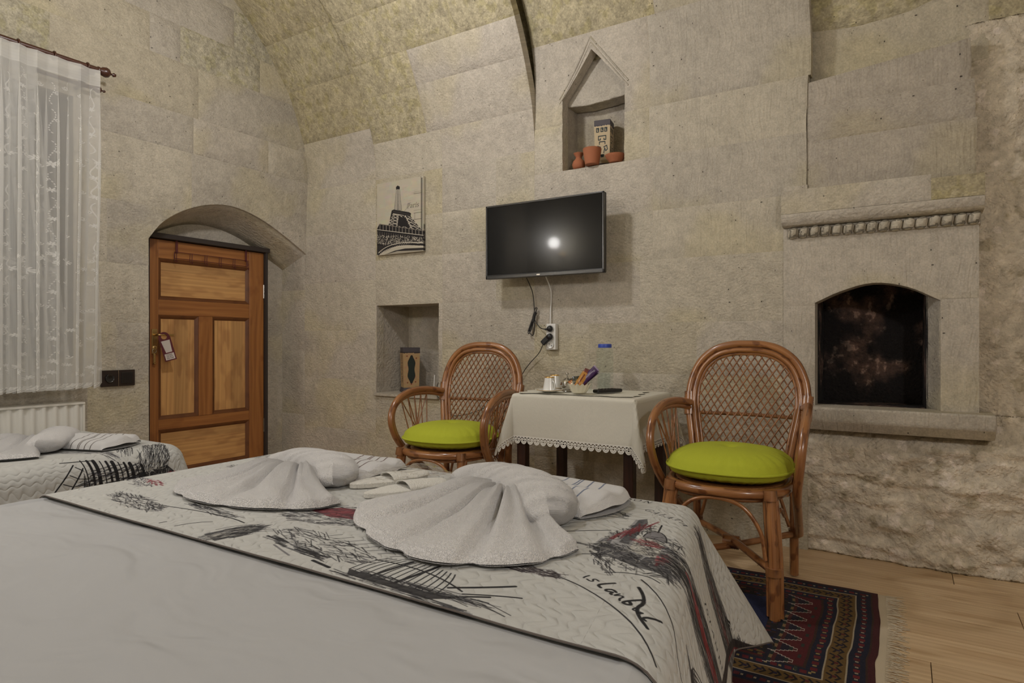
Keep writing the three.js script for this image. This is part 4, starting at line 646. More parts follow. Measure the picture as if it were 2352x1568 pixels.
// ---------------------------------------------------------------- on the table
const TT = TY + 0.0062;
{
  const cupProf = [[0, 0.002], [0.030, 0.002], [0.031, 0.006], [0.0285, 0.03], [0.0235, 0.062], [0.0235, 0.0655], [0.0215, 0.0655], [0.0215, 0.060], [0.026, 0.03], [0.028, 0.008], [0, 0.007]];
  const flip = cupProf.map(([r, y]) => [r, 0.0675 - y]).reverse();
  function saucer(label, x, z) { const t = thing('saucer', label, 'saucer', [x, TT, z], 0, 'white coffee saucers'); part('dish', lathe([[0, 0.002], [0.028, 0.002], [0.036, 0.005], [0.062, 0.012], [0.0635, 0.0135], [0.062, 0.0142], [0.035, 0.0085], [0.024, 0.006], [0, 0.006]], 40), M.porcelain, t); part('gilt_rim', new THREE.TorusGeometry(0.0632, 0.0009, 6, 48).rotateX(Math.PI / 2).translate(0, 0.0138, 0), M.gold, t); return t; }
  // two coffee cups turned upside down on their saucers
  function cup(label, x, z, turn, y = TT + 0.0065) {
    const t = thing('coffee_cup', label, 'cup', [x, y, z], turn, 'upturned white coffee cups');
    part('bowl', lathe([[0, 0.0655], [0.0205, 0.0655], [0.0225, 0.068], [0.0235, 0.066], [0.0255, 0.05], [0.0325, 0.008], [0.0345, 0.0], [0.033, 0.0], [0.0305, 0.008], [0.024, 0.05], [0.0215, 0.06], [0, 0.061]].reverse(), 40), M.porcelain, t);
    part('gilt_foot', lathe([[0.0228, 0.0650], [0.0242, 0.0655], [0.0236, 0.069], [0.0212, 0.0695], [0.0205, 0.067]].reverse(), 36), M.gold, t);
    part('handle', rod([[0.0255, 0.05, 0], [0.036, 0.048, 0], [0.043, 0.034, 0], [0.042, 0.017, 0], [0.034, 0.010, 0]], 0.0028, { rs: 8 }), M.porcelain, t);
  }
  saucer('white saucer with a gilt edge under the front coffee cup', -1.452, 0.545); cup('white coffee cup upturned on its saucer at the front left of the table', -1.452, 0.545, -0.5);
  saucer('white saucer under the rear coffee cup behind the sugar bowl', -1.515, 0.375); cup('second white coffee cup upturned behind the front one', -1.515, 0.375, -2.2);
  const s = thing('sugar_bowl', 'small silver lidded sugar bowl with a ball knob behind the cup', 'sugar bowl', [-1.408, TT, 0.445]);
  part('bowl', lathe([[0, 0], [0.022, 0], [0.024, 0.004], [0.016, 0.008], [0.030, 0.018], [0.036, 0.032], [0.034, 0.042], [0.031, 0.044], [0, 0.044]], 32), M.chrome, s); part('lid', lathe([[0.034, 0.044], [0.032, 0.050], [0.02, 0.060], [0.008, 0.066], [0.004, 0.072], [0, 0.072]], 32), M.chrome, s); part('knob', lathe([[0, 0.070], [0.005, 0.072], [0.004, 0.078], [0.0085, 0.084], [0.0085, 0.089], [0.005, 0.094], [0, 0.095]], 20), M.chrome, s);
  // fluted bowl
  const b = thing('snack_bowl', 'small cream fluted bowl holding tea bags and sugar sachets', 'bowl', [-1.300, TT, 0.535]);
  const fl = (r, y, A) => { const k = 1 + 0.05 * (y / 0.045) * Math.cos(A * 14); return V(Math.cos(A) * r * k, y + (y > 0.03 ? 0.004 * Math.cos(A * 14) : 0), Math.sin(A) * r * k * 0.82); }, bp = [[0, 0.004], [0.022, 0.004], [0.034, 0.005], [0.038, 0.012], [0.046, 0.026], [0.056, 0.046], [0.0545, 0.0465], [0.044, 0.027], [0.035, 0.014], [0.02, 0.009], [0, 0.009]];
  part('bowl', surf(140, bp.length - 1, (u, v) => { const k = bp[Math.round(v * (bp.length - 1))]; return fl(k[0], k[1], u * Math.PI * 2); }, (u, v) => [u, v], { flip: true }), M.cream, b);
  // sachets standing in the bowl
  const sachet = (name, label, cat, c1, c2, w, l, th, px, py, pz, rx, ry, rz, stripes) => {
    const tex = canvasTex(64, 128, (g, W, H) => { g.fillStyle = c1; g.fillRect(0, 0, W, H); g.fillStyle = c2; for (const [a, e] of stripes) g.fillRect(0, a * H, W, e * H); g.fillRect(W * 0.42, H * 0.2, W * 0.16, H * 0.6); });
    const g = surf(8, 20, (a, e) => { const u = a - 0.5, v = e - 0.5, k = Math.max(0, 1 - Math.pow(Math.abs(u) * 2, 4)) * Math.max(0, 1 - Math.pow(Math.abs(v) * 2.05, 8)); return V(u * w, v * l, th * k + 0.0012 + 0.0012 * n2(a * 5, e * 9, 3)); }, null, {}), h = surf(8, 20, (a, e) => { const u = a - 0.5, v = e - 0.5, k = Math.max(0, 1 - Math.pow(Math.abs(u) * 2, 4)) * Math.max(0, 1 - Math.pow(Math.abs(v) * 2.05, 8)); return V(u * w, v * l, -th * k * 0.7); }, null, { flip: true });
    const m = single(name, [g, h], phy({ map: tex, roughness: 0.3, clearcoat: 0.4 }), label, cat, 'sachets in the cream bowl'); m.position.set(px, py, pz); m.rotation.set(rx, ry, rz);
  };
  sachet('coffee_sachet', 'purple foil drink sachet leaning right out of the cream bowl', 'sachet', '#3a1a4e', '#8d7f98', 0.034, 0.125, 0.004, -1.262, TT + 0.080, 0.525, -0.2, 0.1, -0.75, [[0, 0.05], [0.95, 0.05]]);
  sachet('coffee_sachet', 'second purple foil sachet just behind the first, leaning right', 'sachet', '#2c1438', '#7d7084', 0.030, 0.120, 0.004, -1.262, TT + 0.074, 0.508, -0.3, -0.2, -0.92, [[0, 0.06]]);
  sachet('coffee_sachet', 'orange and yellow drink sachet leaning in the middle of the cream bowl', 'sachet', '#b07a2c', '#6e2f1c', 0.036, 0.100, 0.004, -1.288, TT + 0.066, 0.535, -0.25, 0.2, -0.5, [[0, 0.1], [0.88, 0.12]]);
  sachet('tea_sachet', 'dark red and white tea sachet standing behind the orange one', 'sachet', '#5c1f1a', '#c8b9a6', 0.038, 0.085, 0.003, -1.278, TT + 0.076, 0.512, -0.2, -0.2, -0.3, [[0.3, 0.4]]);
  sachet('tea_sachet', 'dark green tea sachet at the left of the cream bowl', 'sachet', '#23261d', '#6a6450', 0.036, 0.06, 0.003, -1.312, TT + 0.055, 0.54, -0.5, 0.3, 0.25, [[0.4, 0.15]]);
  sachet('sugar_sachet', 'small orange sugar sachet lying at the left rim of the bowl', 'sachet', '#a8662f', '#d8c9a8', 0.028, 0.05, 0.003, -1.327, TT + 0.048, 0.545, -0.9, 0.2, 0.9, [[0.45, 0.2]]);
  sachet('tea_sachet', 'black tea sachet lying across the left edge of the bowl', 'sachet', '#15120f', '#4a4038', 0.032, 0.055, 0.003, -1.333, TT + 0.05, 0.53, -0.7, 0.1, 1.2, [[0.2, 0.1]]);
  // two plain glasses
  const glassProf = [[0, 0.0], [0.028, 0.0], [0.030, 0.004], [0.033, 0.088], [0.0318, 0.088], [0.0285, 0.007], [0, 0.006]];
  for (const [x, z, l] of [[-1.375, 0.30, 'plain drinking glass standing behind the sugar bowl'], [-1.29, 0.27, 'plain drinking glass standing behind the sachets']]) single('drinking_glass', lathe(glassProf.slice(1, 4), 32, 0, 0, 0).translate(x, TT - 0.002, z), M.glass, l, 'glass', 'drinking glasses on the table');
  // tall plastic water bottle upside-down style carafe with a blue cap
  const w = thing('water_bottle', 'tall clear cylindrical water bottle with a blue cap at the back of the table', 'bottle', [-1.335, TT - 0.003, 0.155]);
  part('body', lathe([[0.002, 0.004], [0.040, 0.001], [0.0435, 0.006], [0.044, 0.10], [0.0445, 0.185], [0.043, 0.200], [0.034, 0.213], [0.034, 0.222]], 40), M.glass, w); part('cap', lathe([[0, 0.236], [0.033, 0.236], [0.0355, 0.234], [0.0355, 0.217], [0.034, 0.216], [0, 0.216]].reverse(), 40), M.blue, w, 'blue cap');
  const rc = thing('remote_control', 'black remote control resting at the right of the cream bowl', 'remote control', [-1.205, TT + 0.011, 0.42], 1.12);
  part('case', box(0.155, 0.017, 0.042, 0, 0, 0, 0.007), M.black, rc); for (let i = 0; i < 5; i++) for (let k = 0; k < 3; k++) part('button', box(0.008, 0.003, 0.006, -0.045 + i * 0.02, 0.0095, -0.011 + k * 0.011, 0.001), M.switchBlack, rc);
}

// ================================================================ BEDS
// ink sketches printed on the bedspreads: drawn in metres on the flat cloth (x to the right, z towards the head of the bed)
function inkKit(g, ox, oz, k, seed, bed) {
  const r = rng(seed), X = (x, z) => (x - (bed ? bed.skew * (z - bed.z0) * clamp((x - bed.x0) / (bed.x1 - bed.x0)) : 0) - ox) * k, Z = (z) => (z - oz) * k, ink = (a = 1) => `rgba(24,23,26,${a})`;
  const K = { r, X, Z, g, k, ink };
  K.line = (pts, w = 0.003, c = ink()) => { g.strokeStyle = c; g.lineWidth = w * k; g.lineCap = 'round'; g.lineJoin = 'round'; g.beginPath(); pts.forEach(([x, z], i) => (i ? g.lineTo(X(x, z), Z(z)) : g.moveTo(X(x, z), Z(z)))); g.stroke(); };
  K.curve = (pts, w = 0.003, c = ink()) => { g.strokeStyle = c; g.lineWidth = w * k; g.lineCap = 'round'; g.beginPath(); g.moveTo(X(...pts[0]), Z(pts[0][1])); for (let i = 1; i < pts.length - 1; i++) { const a = pts[i], b = pts[i + 1], e = i === pts.length - 2; { const m = e ? b : [(a[0] + b[0]) / 2, (a[1] + b[1]) / 2]; g.quadraticCurveTo(X(...a), Z(a[1]), X(...m), Z(m[1])); } } g.stroke(); };
  // short scratchy strokes filling a slanted box
  K.hatch = (cx, cz, w, h, ang, n, { len = 0.03, lw = 0.0022, c = [26, 25, 28], a = 0.85, along = 0, spread = 0.5 } = {}) => { const ca = Math.cos(ang), sa = Math.sin(ang); for (let i = 0; i < n; i++) { const u = (r() - 0.5) * w, v = (r() - 0.5) * h * (1 - 0.5 * Math.pow(Math.abs(u / w) * 2, 2)), t = along + (r() - 0.5) * spread * 2, l = len * (0.4 + r()), x = cx + u * ca - v * sa, z = cz + u * sa + v * ca, q = 0.6 + 0.8 * r(), tone = r() < 0.12 ? 70 : 0; K.line([[x - Math.cos(ang + t) * l / 2, z - Math.sin(ang + t) * l / 2], [x + Math.cos(ang + t) * l / 2 + (r() - 0.5) * 0.008, z + Math.sin(ang + t) * l / 2]], lw * q, `rgba(${c[0] + tone},${c[1] + tone},${c[2] + tone},${a * (0.5 + 0.5 * r())})`); } };
  K.wash = (pts, c) => { g.fillStyle = c; g.beginPath(); pts.forEach(([x, z], i) => (i ? g.lineTo(X(x, z), Z(z)) : g.moveTo(X(x, z), Z(z)))); g.closePath(); g.fill(); };
  K.write = (s, x, z, size, ang = 0, font = 'italic', arc = 0) => { g.save(); g.translate(X(x, z), Z(z)); g.rotate(ang); g.fillStyle = ink(); g.font = `${font} ${size * k}px serif`; let w = 0; for (const ch of s) { g.save(); g.translate(w, arc * w * w / k + (r() - 0.5) * size * k * 0.12); g.rotate((r() - 0.5) * 0.25 + arc * w * 2 / k); g.fillText(ch, 0, 0); g.restore(); w += g.measureText(ch).width * 1.15; } g.restore(); };
  // a domed hall with towers, standing upright towards -z
  K.hall = (x, z, w, h, ang, red = 0.5, up = ang) => {
    const c = Math.cos(ang), s = Math.sin(ang), cu = Math.cos(up), su = Math.sin(up), P = (u, v) => [x + (u * w) * c + (v * h) * su, z + (u * w) * s - (v * h) * cu], H = (u, v, du, dv, n, o = {}) => K.hatch(...P(u, v), du * w, dv * h, ang, n, o), D = 'rgba(40,39,44,0.62)', G = 'rgba(110,108,114,0.5)';
    K.wash([P(-0.55, 0.02), P(-0.5, 0.28), P(-0.3, 0.36), P(-0.24, 0.9), P(-0.12, 0.96), P(-0.1, 0.5), P(0.3, 0.5), P(0.46, 0.4), P(0.52, 0.05)], G);
    K.wash([P(-0.26, 0.3), P(-0.2, 0.92), P(-0.1, 1.0), P(-0.06, 0.9), P(-0.13, 0.3)], D); K.wash([P(-0.1, 0.2), P(-0.08, 0.55), P(0.26, 0.52), P(0.26, 0.18)], 'rgba(205,202,192,0.95)');
    const dome = []; for (let k = 0; k <= 10; k++) { const a = Math.PI * k / 10; dome.push(P(0.13 + 0.15 * Math.cos(a), 0.56 + 0.2 * Math.sin(a))); } K.wash(dome, 'rgba(120,118,122,0.85)'); K.line(dome, 0.003); K.line([P(0.13, 0.74), P(0.13, 0.94)], 0.004);
    K.wash([P(-0.5, 0.0), P(-0.42, 0.22), P(-0.1, 0.2), P(0.05, 0.14), P(0.28, 0.22), P(0.42, 0.12), P(0.5, -0.02), P(0.1, -0.06)], D); K.wash([P(0.36, 0.16), P(0.42, 0.44), P(0.52, 0.36), P(0.56, 0.1)], D); K.wash([P(-0.52, 0.1), P(-0.46, 0.3), P(-0.36, 0.34), P(-0.34, 0.1)], D);
    H(0, 0.12, 1.1, 0.3, 240, { len: 0.022, spread: 0.9 }); H(0.08, 0.36, 0.34, 0.3, 50, { len: 0.03, spread: 0.3, lw: 0.0014 }); H(0, -0.05, 0.9, 0.16, 80, { len: 0.03, spread: 1.2 }); H(-0.2, 0.6, 0.26, 0.55, 120, { len: 0.02, spread: 1.3 }); H(0.22, 0.5, 0.45, 0.35, 120, { len: 0.02, spread: 1.3 });
    H(0, 0.22, 1.0, 0.36, 170, { len: 0.016, spread: 1.5, c: [200, 198, 188], lw: 0.0016 }); H(0.46, 0.25, 0.14, 0.3, 40, { len: 0.02, spread: 1.5 });
    if (red) { H(-0.19, 0.62, 0.08, 0.5, 34 * red, { len: 0.05, along: 1.2, c: [112, 26, 34], lw: 0.004, a: 0.6, spread: 0.3 }); H(0.05, 0.44, 0.3, 0.1, 24 * red, { len: 0.03, c: [112, 26, 34], lw: 0.0035, a: 0.6 }); H(0.3, 0.2, 0.1, 0.2, 16 * red, { len: 0.03, along: 1.0, c: [112, 26, 34], lw: 0.005, a: 0.7 }); }
  };
  // brush handwriting: each letter a few strokes on a unit square, set along a bending line
  const GL = { i: [[[0.3, 0.5], [0.35, 0.1], [0.6, 0]], [[0.34, 0.72], [0.38, 0.68]]], s: [[[0.8, 0.5], [0.4, 0.55], [0.3, 0.35], [0.7, 0.2], [0.5, 0], [0.1, 0.05]]], t: [[[0.5, 1.15], [0.3, 0.5], [0.35, 0.05], [0.8, 0.05]], [[0.0, 0.62], [0.9, 0.72]]], a: [[[0.8, 0.45], [0.4, 0.55], [0.15, 0.2], [0.4, 0], [0.75, 0.35], [0.8, 0.05], [1, 0.05]]], n: [[[0.1, 0.5], [0.15, 0], [0.3, 0.4], [0.6, 0.5], [0.7, 0.1], [0.95, 0.02]]], b: [[[0.3, 1.2], [0.15, 0.5], [0.2, 0.0], [0.6, 0.05], [0.7, 0.35], [0.3, 0.4]]], u: [[[0.1, 0.5], [0.15, 0.05], [0.5, 0.05], [0.7, 0.5], [0.75, 0.05], [1, 0.05]]], l: [[[0.4, 1.2], [0.25, 0.5], [0.35, 0.0], [0.8, 0.1]]] };
  K.script = (word, at, size, lw) => { let t = 0.02; for (const ch of word) { const wd = ch === 'i' || ch === 'l' ? 0.55 : 0.95; for (const st of GL[ch]) K.curve(st.map(([u, v]) => { const q = at(t + u * wd * size), e = at(t + u * wd * size + 0.002), a = Math.atan2(e[1] - q[1], e[0] - q[0]); return [q[0] + Math.sin(a) * v * size, q[1] - Math.cos(a) * v * size]; }), lw * (0.7 + 0.7 * r())); t += wd * size; } };
  // a sailing boat with a net of rigging
  K.boat = (x, z, w, h, ang) => { const c = Math.cos(ang), s = Math.sin(ang), P = (u, v) => [x + u * c + v * s, z + u * s - v * c]; K.wash([P(-w * 0.5, 0), P(-w * 0.42, -h * 0.2), P(w * 0.4, -h * 0.2), P(w * 0.55, h * 0.06), P(w * 0.3, 0)], 'rgba(28,27,30,0.85)'); for (let i = 0; i < 15; i++) { const u = -0.5 + i / 15 * 0.95; K.curve([P(u * w, 0), P(u * w - 0.01, h * 0.5), P((u * 0.75 - 0.05) * w, h * (0.95 - 0.25 * Math.abs(u)))], 0.0026); } K.line([P(0, 0), P(0.02 * w, h)], 0.008); K.line([P(-0.25 * w, 0), P(-0.22 * w, h * 0.9)], 0.007); K.curve([P(-0.5 * w, h * 0.6), P(0, h * 0.85), P(0.5 * w, h * 0.35)], 0.004); K.curve([P(0.5 * w, 0.06 * h), P(0.62 * w, 0.3 * h), P(0.72 * w, 0.42 * h)], 0.006); K.hatch(...P(0.1 * w, -h * 0.22), w * 1.2, h * 0.16, ang, 60, { len: 0.05, spread: 0.12 }); K.hatch(...P(0, h * 0.05), w * 0.9, h * 0.2, ang, 70, { len: 0.05, spread: 0.25 }); };
  K.tower = (x, z, w, h, ang, red) => { const c = Math.cos(ang), s = Math.sin(ang), P = (u, v) => [x + u * c + v * s, z + u * s - v * c]; K.wash([P(-w / 2, 0), P(-w * 0.42, h * 0.55), P(-w * 0.2, h * 0.7), P(0, h), P(w * 0.2, h * 0.7), P(w * 0.42, h * 0.55), P(w / 2, 0)], 'rgba(30,29,33,0.72)'); const [mx, mz] = P(0, h * 0.35); K.hatch(mx, mz, h * 0.8, w * 1.1, ang + Math.PI / 2, 220, { len: 0.035, spread: 0.3 }); K.hatch(mx, mz, h * 0.7, w * 0.8, ang + Math.PI / 2, 90, { len: 0.02, spread: 0.4, c: [200, 197, 186], lw: 0.0018 }); if (red) K.hatch(...P(0, h * 0.3), h * 0.45, w * 0.3, ang + Math.PI / 2, 36, { len: 0.05, spread: 0.15, c: [118, 22, 28], lw: 0.006 }); };
  return K;
}
const BED = { x0: -2.225, x1: -0.482, z0: 1.43, z1: 3.6, R: 0.06, flare: 0.05, flareX: 0.26, corner: 0.60, skew: 0.215, wave: 0.05 };
const base = '#cecdc7';
const Q = { x0: -2.60, z0: 1.05, w: 2.60, h: 1.33 };
const texSpread = canvasTex(2048, 1048, (g, W, H) => {
  g.fillStyle = base; g.fillRect(0, 0, W, H); const K = inkKit(g, Q.x0, Q.z0, W / Q.w, 9, BED), { line, curve, hatch, write } = K;
  // word in long flowing script with its underline and flourish
  K.script('istanbul', (t) => [-0.535 + t * 0.78, 2.105 + t * 0.42 + t * t * 0.6], 0.031, 0.0046); curve([[-0.60, 2.125], [-0.52, 2.145], [-0.44, 2.19], [-0.36, 2.26], [-0.30, 2.33]], 0.0032); curve([[-0.41, 2.11], [-0.375, 2.16], [-0.385, 2.21], [-0.345, 2.25]], 0.0065); curve([[-0.42, 2.07], [-0.34, 2.15], [-0.26, 2.24], [-0.20, 2.24]], 0.0032); curve([[-0.49, 2.07], [-0.44, 2.03], [-0.39, 2.06]], 0.003);
  K.hall(-0.475, 1.985, 0.21, 0.32, 0.30, 1.2, -0.2); write('GALATA', -0.60, 1.585, 0.03, 0.55, 'italic'); write('LONDON', -0.775, 1.505, 0.034, 0.05, 'italic');
  K.hatch(-0.66, 1.66, 0.10, 0.05, 0.1, 60, { len: 0.03, spread: 1.2 }); line([[-0.70, 1.70], [-0.60, 1.69]], 0.003); line([[-0.72, 1.90], [-0.64, 1.83], [-0.60, 1.80]], 0.0035); K.hatch(-0.66, 1.93, 0.09, 0.02, 0.05, 30, { len: 0.04, spread: 0.1 });
  // boat, harbour craft, quays along the near edge
  K.boat(-0.80, 2.325, 0.26, 0.115, 0.05); K.hatch(-0.66, 2.32, 0.2, 0.035, 0.06, 50, { len: 0.05, spread: 0.25 }); curve([[-0.70, 2.29], [-0.64, 2.25], [-0.60, 2.22]], 0.007); curve([[-0.66, 2.30], [-0.60, 2.27], [-0.56, 2.26]], 0.004);
  K.hatch(-1.10, 2.24, 0.34, 0.10, 0.16, 170, { len: 0.04, spread: 0.5 }); K.hatch(-1.14, 2.285, 0.22, 0.03, 0.18, 40, { len: 0.05, spread: 0.2, lw: 0.005 }); for (let i = 0; i < 9; i++) line([[-1.16 + i * 0.035, 2.22], [-1.12 + i * 0.038, 2.165]], 0.0018); line([[-1.03, 2.325], [-0.97, 2.335]], 0.008); line([[-1.19, 2.30], [-1.10, 2.33]], 0.005, 'rgba(90,88,92,0.7)');
  K.tower(-1.365, 2.345, 0.075, 0.15, 0.25, false); for (let i = 0; i < 5; i++) curve([[-1.41 + i * 0.02, 2.30], [-1.40 + i * 0.022, 2.25], [-1.36 + i * 0.024, 2.22]], 0.002); curve([[-1.525, 2.335], [-1.52, 2.29], [-1.48, 2.265]], 0.0035); line([[-1.585, 2.34], [-1.582, 2.325]], 0.004);
  // red-roofed quarter showing between the towels
  K.wash([[-1.36, 2.06], [-1.30, 2.00], [-1.16, 1.98], [-1.18, 2.06], [-1.26, 2.08]], 'rgba(112,26,36,0.8)'); K.hatch(-1.25, 2.09, 0.28, 0.10, -0.25, 220, { len: 0.035, spread: 0.4 }); K.hatch(-1.30, 2.01, 0.22, 0.05, -0.3, 60, { len: 0.03, spread: 0.5 });
  // roofs and steeple at the left edge
  K.hatch(-1.86, 2.26, 0.30, 0.075, 0.10, 240, { len: 0.035, spread: 0.5 }); K.hatch(-1.90, 2.285, 0.20, 0.04, 0.12, 60, { len: 0.02, spread: 1.4, c: [190, 188, 180], lw: 0.002 }); K.hatch(-1.58, 2.20, 0.22, 0.04, 0.1, 80, { len: 0.045, spread: 0.25 }); curve([[-1.78, 2.25], [-1.55, 2.20], [-1.40, 2.23]], 0.004);
  K.hatch(-2.10, 2.12, 0.18, 0.07, 0.2, 90, { len: 0.03, spread: 0.5, c: [60, 58, 62] }); K.hatch(-2.05, 2.10, 0.12, 0.03, 0.2, 18, { len: 0.03, c: [120, 40, 50], lw: 0.005 }); K.hatch(-1.98, 2.00, 0.07, 0.05, 0.6, 40, { len: 0.02, spread: 1.2 }); K.hatch(-2.02, 1.80, 0.16, 0.06, -0.1, 60, { len: 0.03, spread: 0.6 });
  K.hatch(-1.95, 1.58, 0.10, 0.05, 0.1, 60, { len: 0.02, spread: 1.2 }); K.hatch(-2.12, 1.62, 0.12, 0.08, -0.5, 70, { len: 0.03, spread: 0.6 });
  K.hatch(-1.42, 1.44, 0.08, 0.03, 0.2, 30, { len: 0.03, spread: 0.8 }); line([[-1.43, 1.585], [-1.38, 1.53], [-1.34, 1.51]], 0.003); K.hatch(-1.20, 1.52, 0.12, 0.06, 0.1, 120, { len: 0.025, spread: 0.9 });
  K.hatch(-0.64, 2.13, 0.17, 0.04, 0.05, 150, { len: 0.03, spread: 0.5, c: [34, 24, 28] }); K.hatch(-0.52, 2.02, 0.12, 0.03, 0.9, 30, { len: 0.03, spread: 0.3 });
  // dark towers printed down the side and round the corner
  K.tower(-0.13, 1.92, 0.17, 0.31, -Math.PI / 2, true); K.hatch(-0.25, 1.92, 0.36, 0.17, 0.0, 420, { len: 0.045, spread: 0.25, lw: 0.003 }); K.hatch(-0.25, 1.92, 0.34, 0.16, 0.0, 160, { len: 0.03, spread: 0.4, c: [196, 193, 184], lw: 0.002 }); K.hatch(-0.22, 1.915, 0.24, 0.04, 0.0, 40, { len: 0.06, spread: 0.15, c: [118, 24, 30], lw: 0.007 }); write('ISTANBUL', -0.30, 1.80, 0.034, 0.0, 'italic'); K.tower(-0.12, 1.56, 0.16, 0.34, -Math.PI / 2 - 0.1, true); K.hatch(-0.25, 1.57, 0.36, 0.15, -0.1, 380, { len: 0.05, spread: 0.3, lw: 0.003 }); K.hatch(-0.25, 1.57, 0.3, 0.13, -0.1, 140, { len: 0.03, spread: 0.5, c: [196, 193, 184], lw: 0.002 }); K.hall(-0.14, 1.42, 0.10, 0.09, Math.PI / 2, 0); K.boat(-0.18, 2.17, 0.16, 0.10, 0.7);
  line([[-0.150, 1.10], [-0.135, 1.62], [-0.11, 2.3]], 0.022, 'rgba(30,22,24,0.9)'); line([[-0.128, 1.4], [-0.125, 1.62]], 0.006, 'rgba(112,26,34,0.8)'); write('K', -0.21, 1.50, 0.05, 0.2, 'bold italic');
  for (let i = 0; i < 7; i++) K.hall(-2.0 + i * 0.26, 1.30 + 0.03 * (i % 2), 0.2, 0.16, 0.1 * (i % 3 - 1), i % 2); K.boat(-2.4, 1.9, 0.2, 0.12, 0.2);
});
const bed = thing('double_bed', 'double bed with white sheet and city-print spread across its foot', 'bed', [-1.33, 0, 2.44]);
part('mattress', box(1.70, 0.25, 1.98, 0.0, 0.375, 0.03, 0.05), M.sheet, bed); part('bed_base', box(1.66, 0.17, 1.94, 0, 0.165, 0.03, 0.01), M.darkWood, bed); for (const x of [-0.76, 0.76]) for (const z of [-0.86, 0.92]) part('leg', box(0.06, 0.08, 0.06, x, 0.04, z, 0.006), M.darkWood, bed);
{
  const fn = hanging({ ...BED, y: 0.516, seed: 31, lift: 0.006 });
  const xs = grid(BED.x0 - 0.26, BED.x1 + 0.35, [BED.x0 + 0.02, BED.x1 - 0.02], 0.02), zs = grid(BED.z0 - 0.33, 2.362, [BED.z0 + 0.02], 0.02);
  const m = phy({ color: rgb(0.77, 0.78, 0.80), map: texSpread, bumpMap: rep(texQuilt, Q.w / 0.5, Q.h / 0.5), bumpScale: 0.0045, roughness: 0.92, sheen: 0.1 });
  const uv = (x, z) => [(x - Q.x0) / Q.w, 1 - (z - Q.z0) / Q.h];
  const q = single('bedspread', clothGeo(fn, xs, zs, uv, 0.0045), m, 'quilted cream bedspread printed with black and red city sketches on the double bed', 'bedspread');
  const b = [], X0 = xs[0], X1 = xs[xs.length - 1], Z0 = zs[0], Z1 = zs[zs.length - 1]; const low = (p) => V(p.x, p.y - 0.0022, p.z);
  for (let x = X0; x < X1; x += 0.03) b.push(low(fn(x, Z1))); for (let z = Z1; z > Z0; z -= 0.03) b.push(low(fn(X1, z))); for (let x = X1; x > X0; x -= 0.03) b.push(low(fn(x, Z0))); for (let z = Z0; z < Z1; z += 0.03) b.push(low(fn(X0, z)));
  part('binding', rod(b, 0.0020, { rs: 6, closed: true, n: b.length * 2 }), std({ color: rgb(0.12, 0.10, 0.09), roughness: 0.9 }), q, 'dark edge binding of the bedspread');
  const sf = hanging({ ...BED, y: 0.506, seed: 37, lift: 0.012, flare: 0.03, wave: 0.06 }), sx = grid(BED.x0 - 0.2, BED.x1 + 0.30, [BED.x0 + 0.02, BED.x1 - 0.02], 0.02), sz = grid(2.338, 3.42, [], 0.02);
  const sm = M.sheet.clone(); sm.bumpMap = rep(texCrease, 1.1, 0.8); sm.bumpScale = 0.008;
  single('bed_sheet', clothGeo((x, z) => { const p = sf(x, z), r = smooth(2.338, 2.42, z), d = (x - BED.x0) * 0.35 + z; p.y += r * (0.006 + 0.004 * Math.pow(Math.abs(n2(d * 14, (x - z) * 1.2, 71)), 2) + 0.003 * n2(x * 3 + z, d * 9, 73)); return p; }, sx, sz, (x, z) => [x, z], 0.004), sm, 'plain white sheet pulled smooth over the near half of the double bed', 'bed sheet');
}
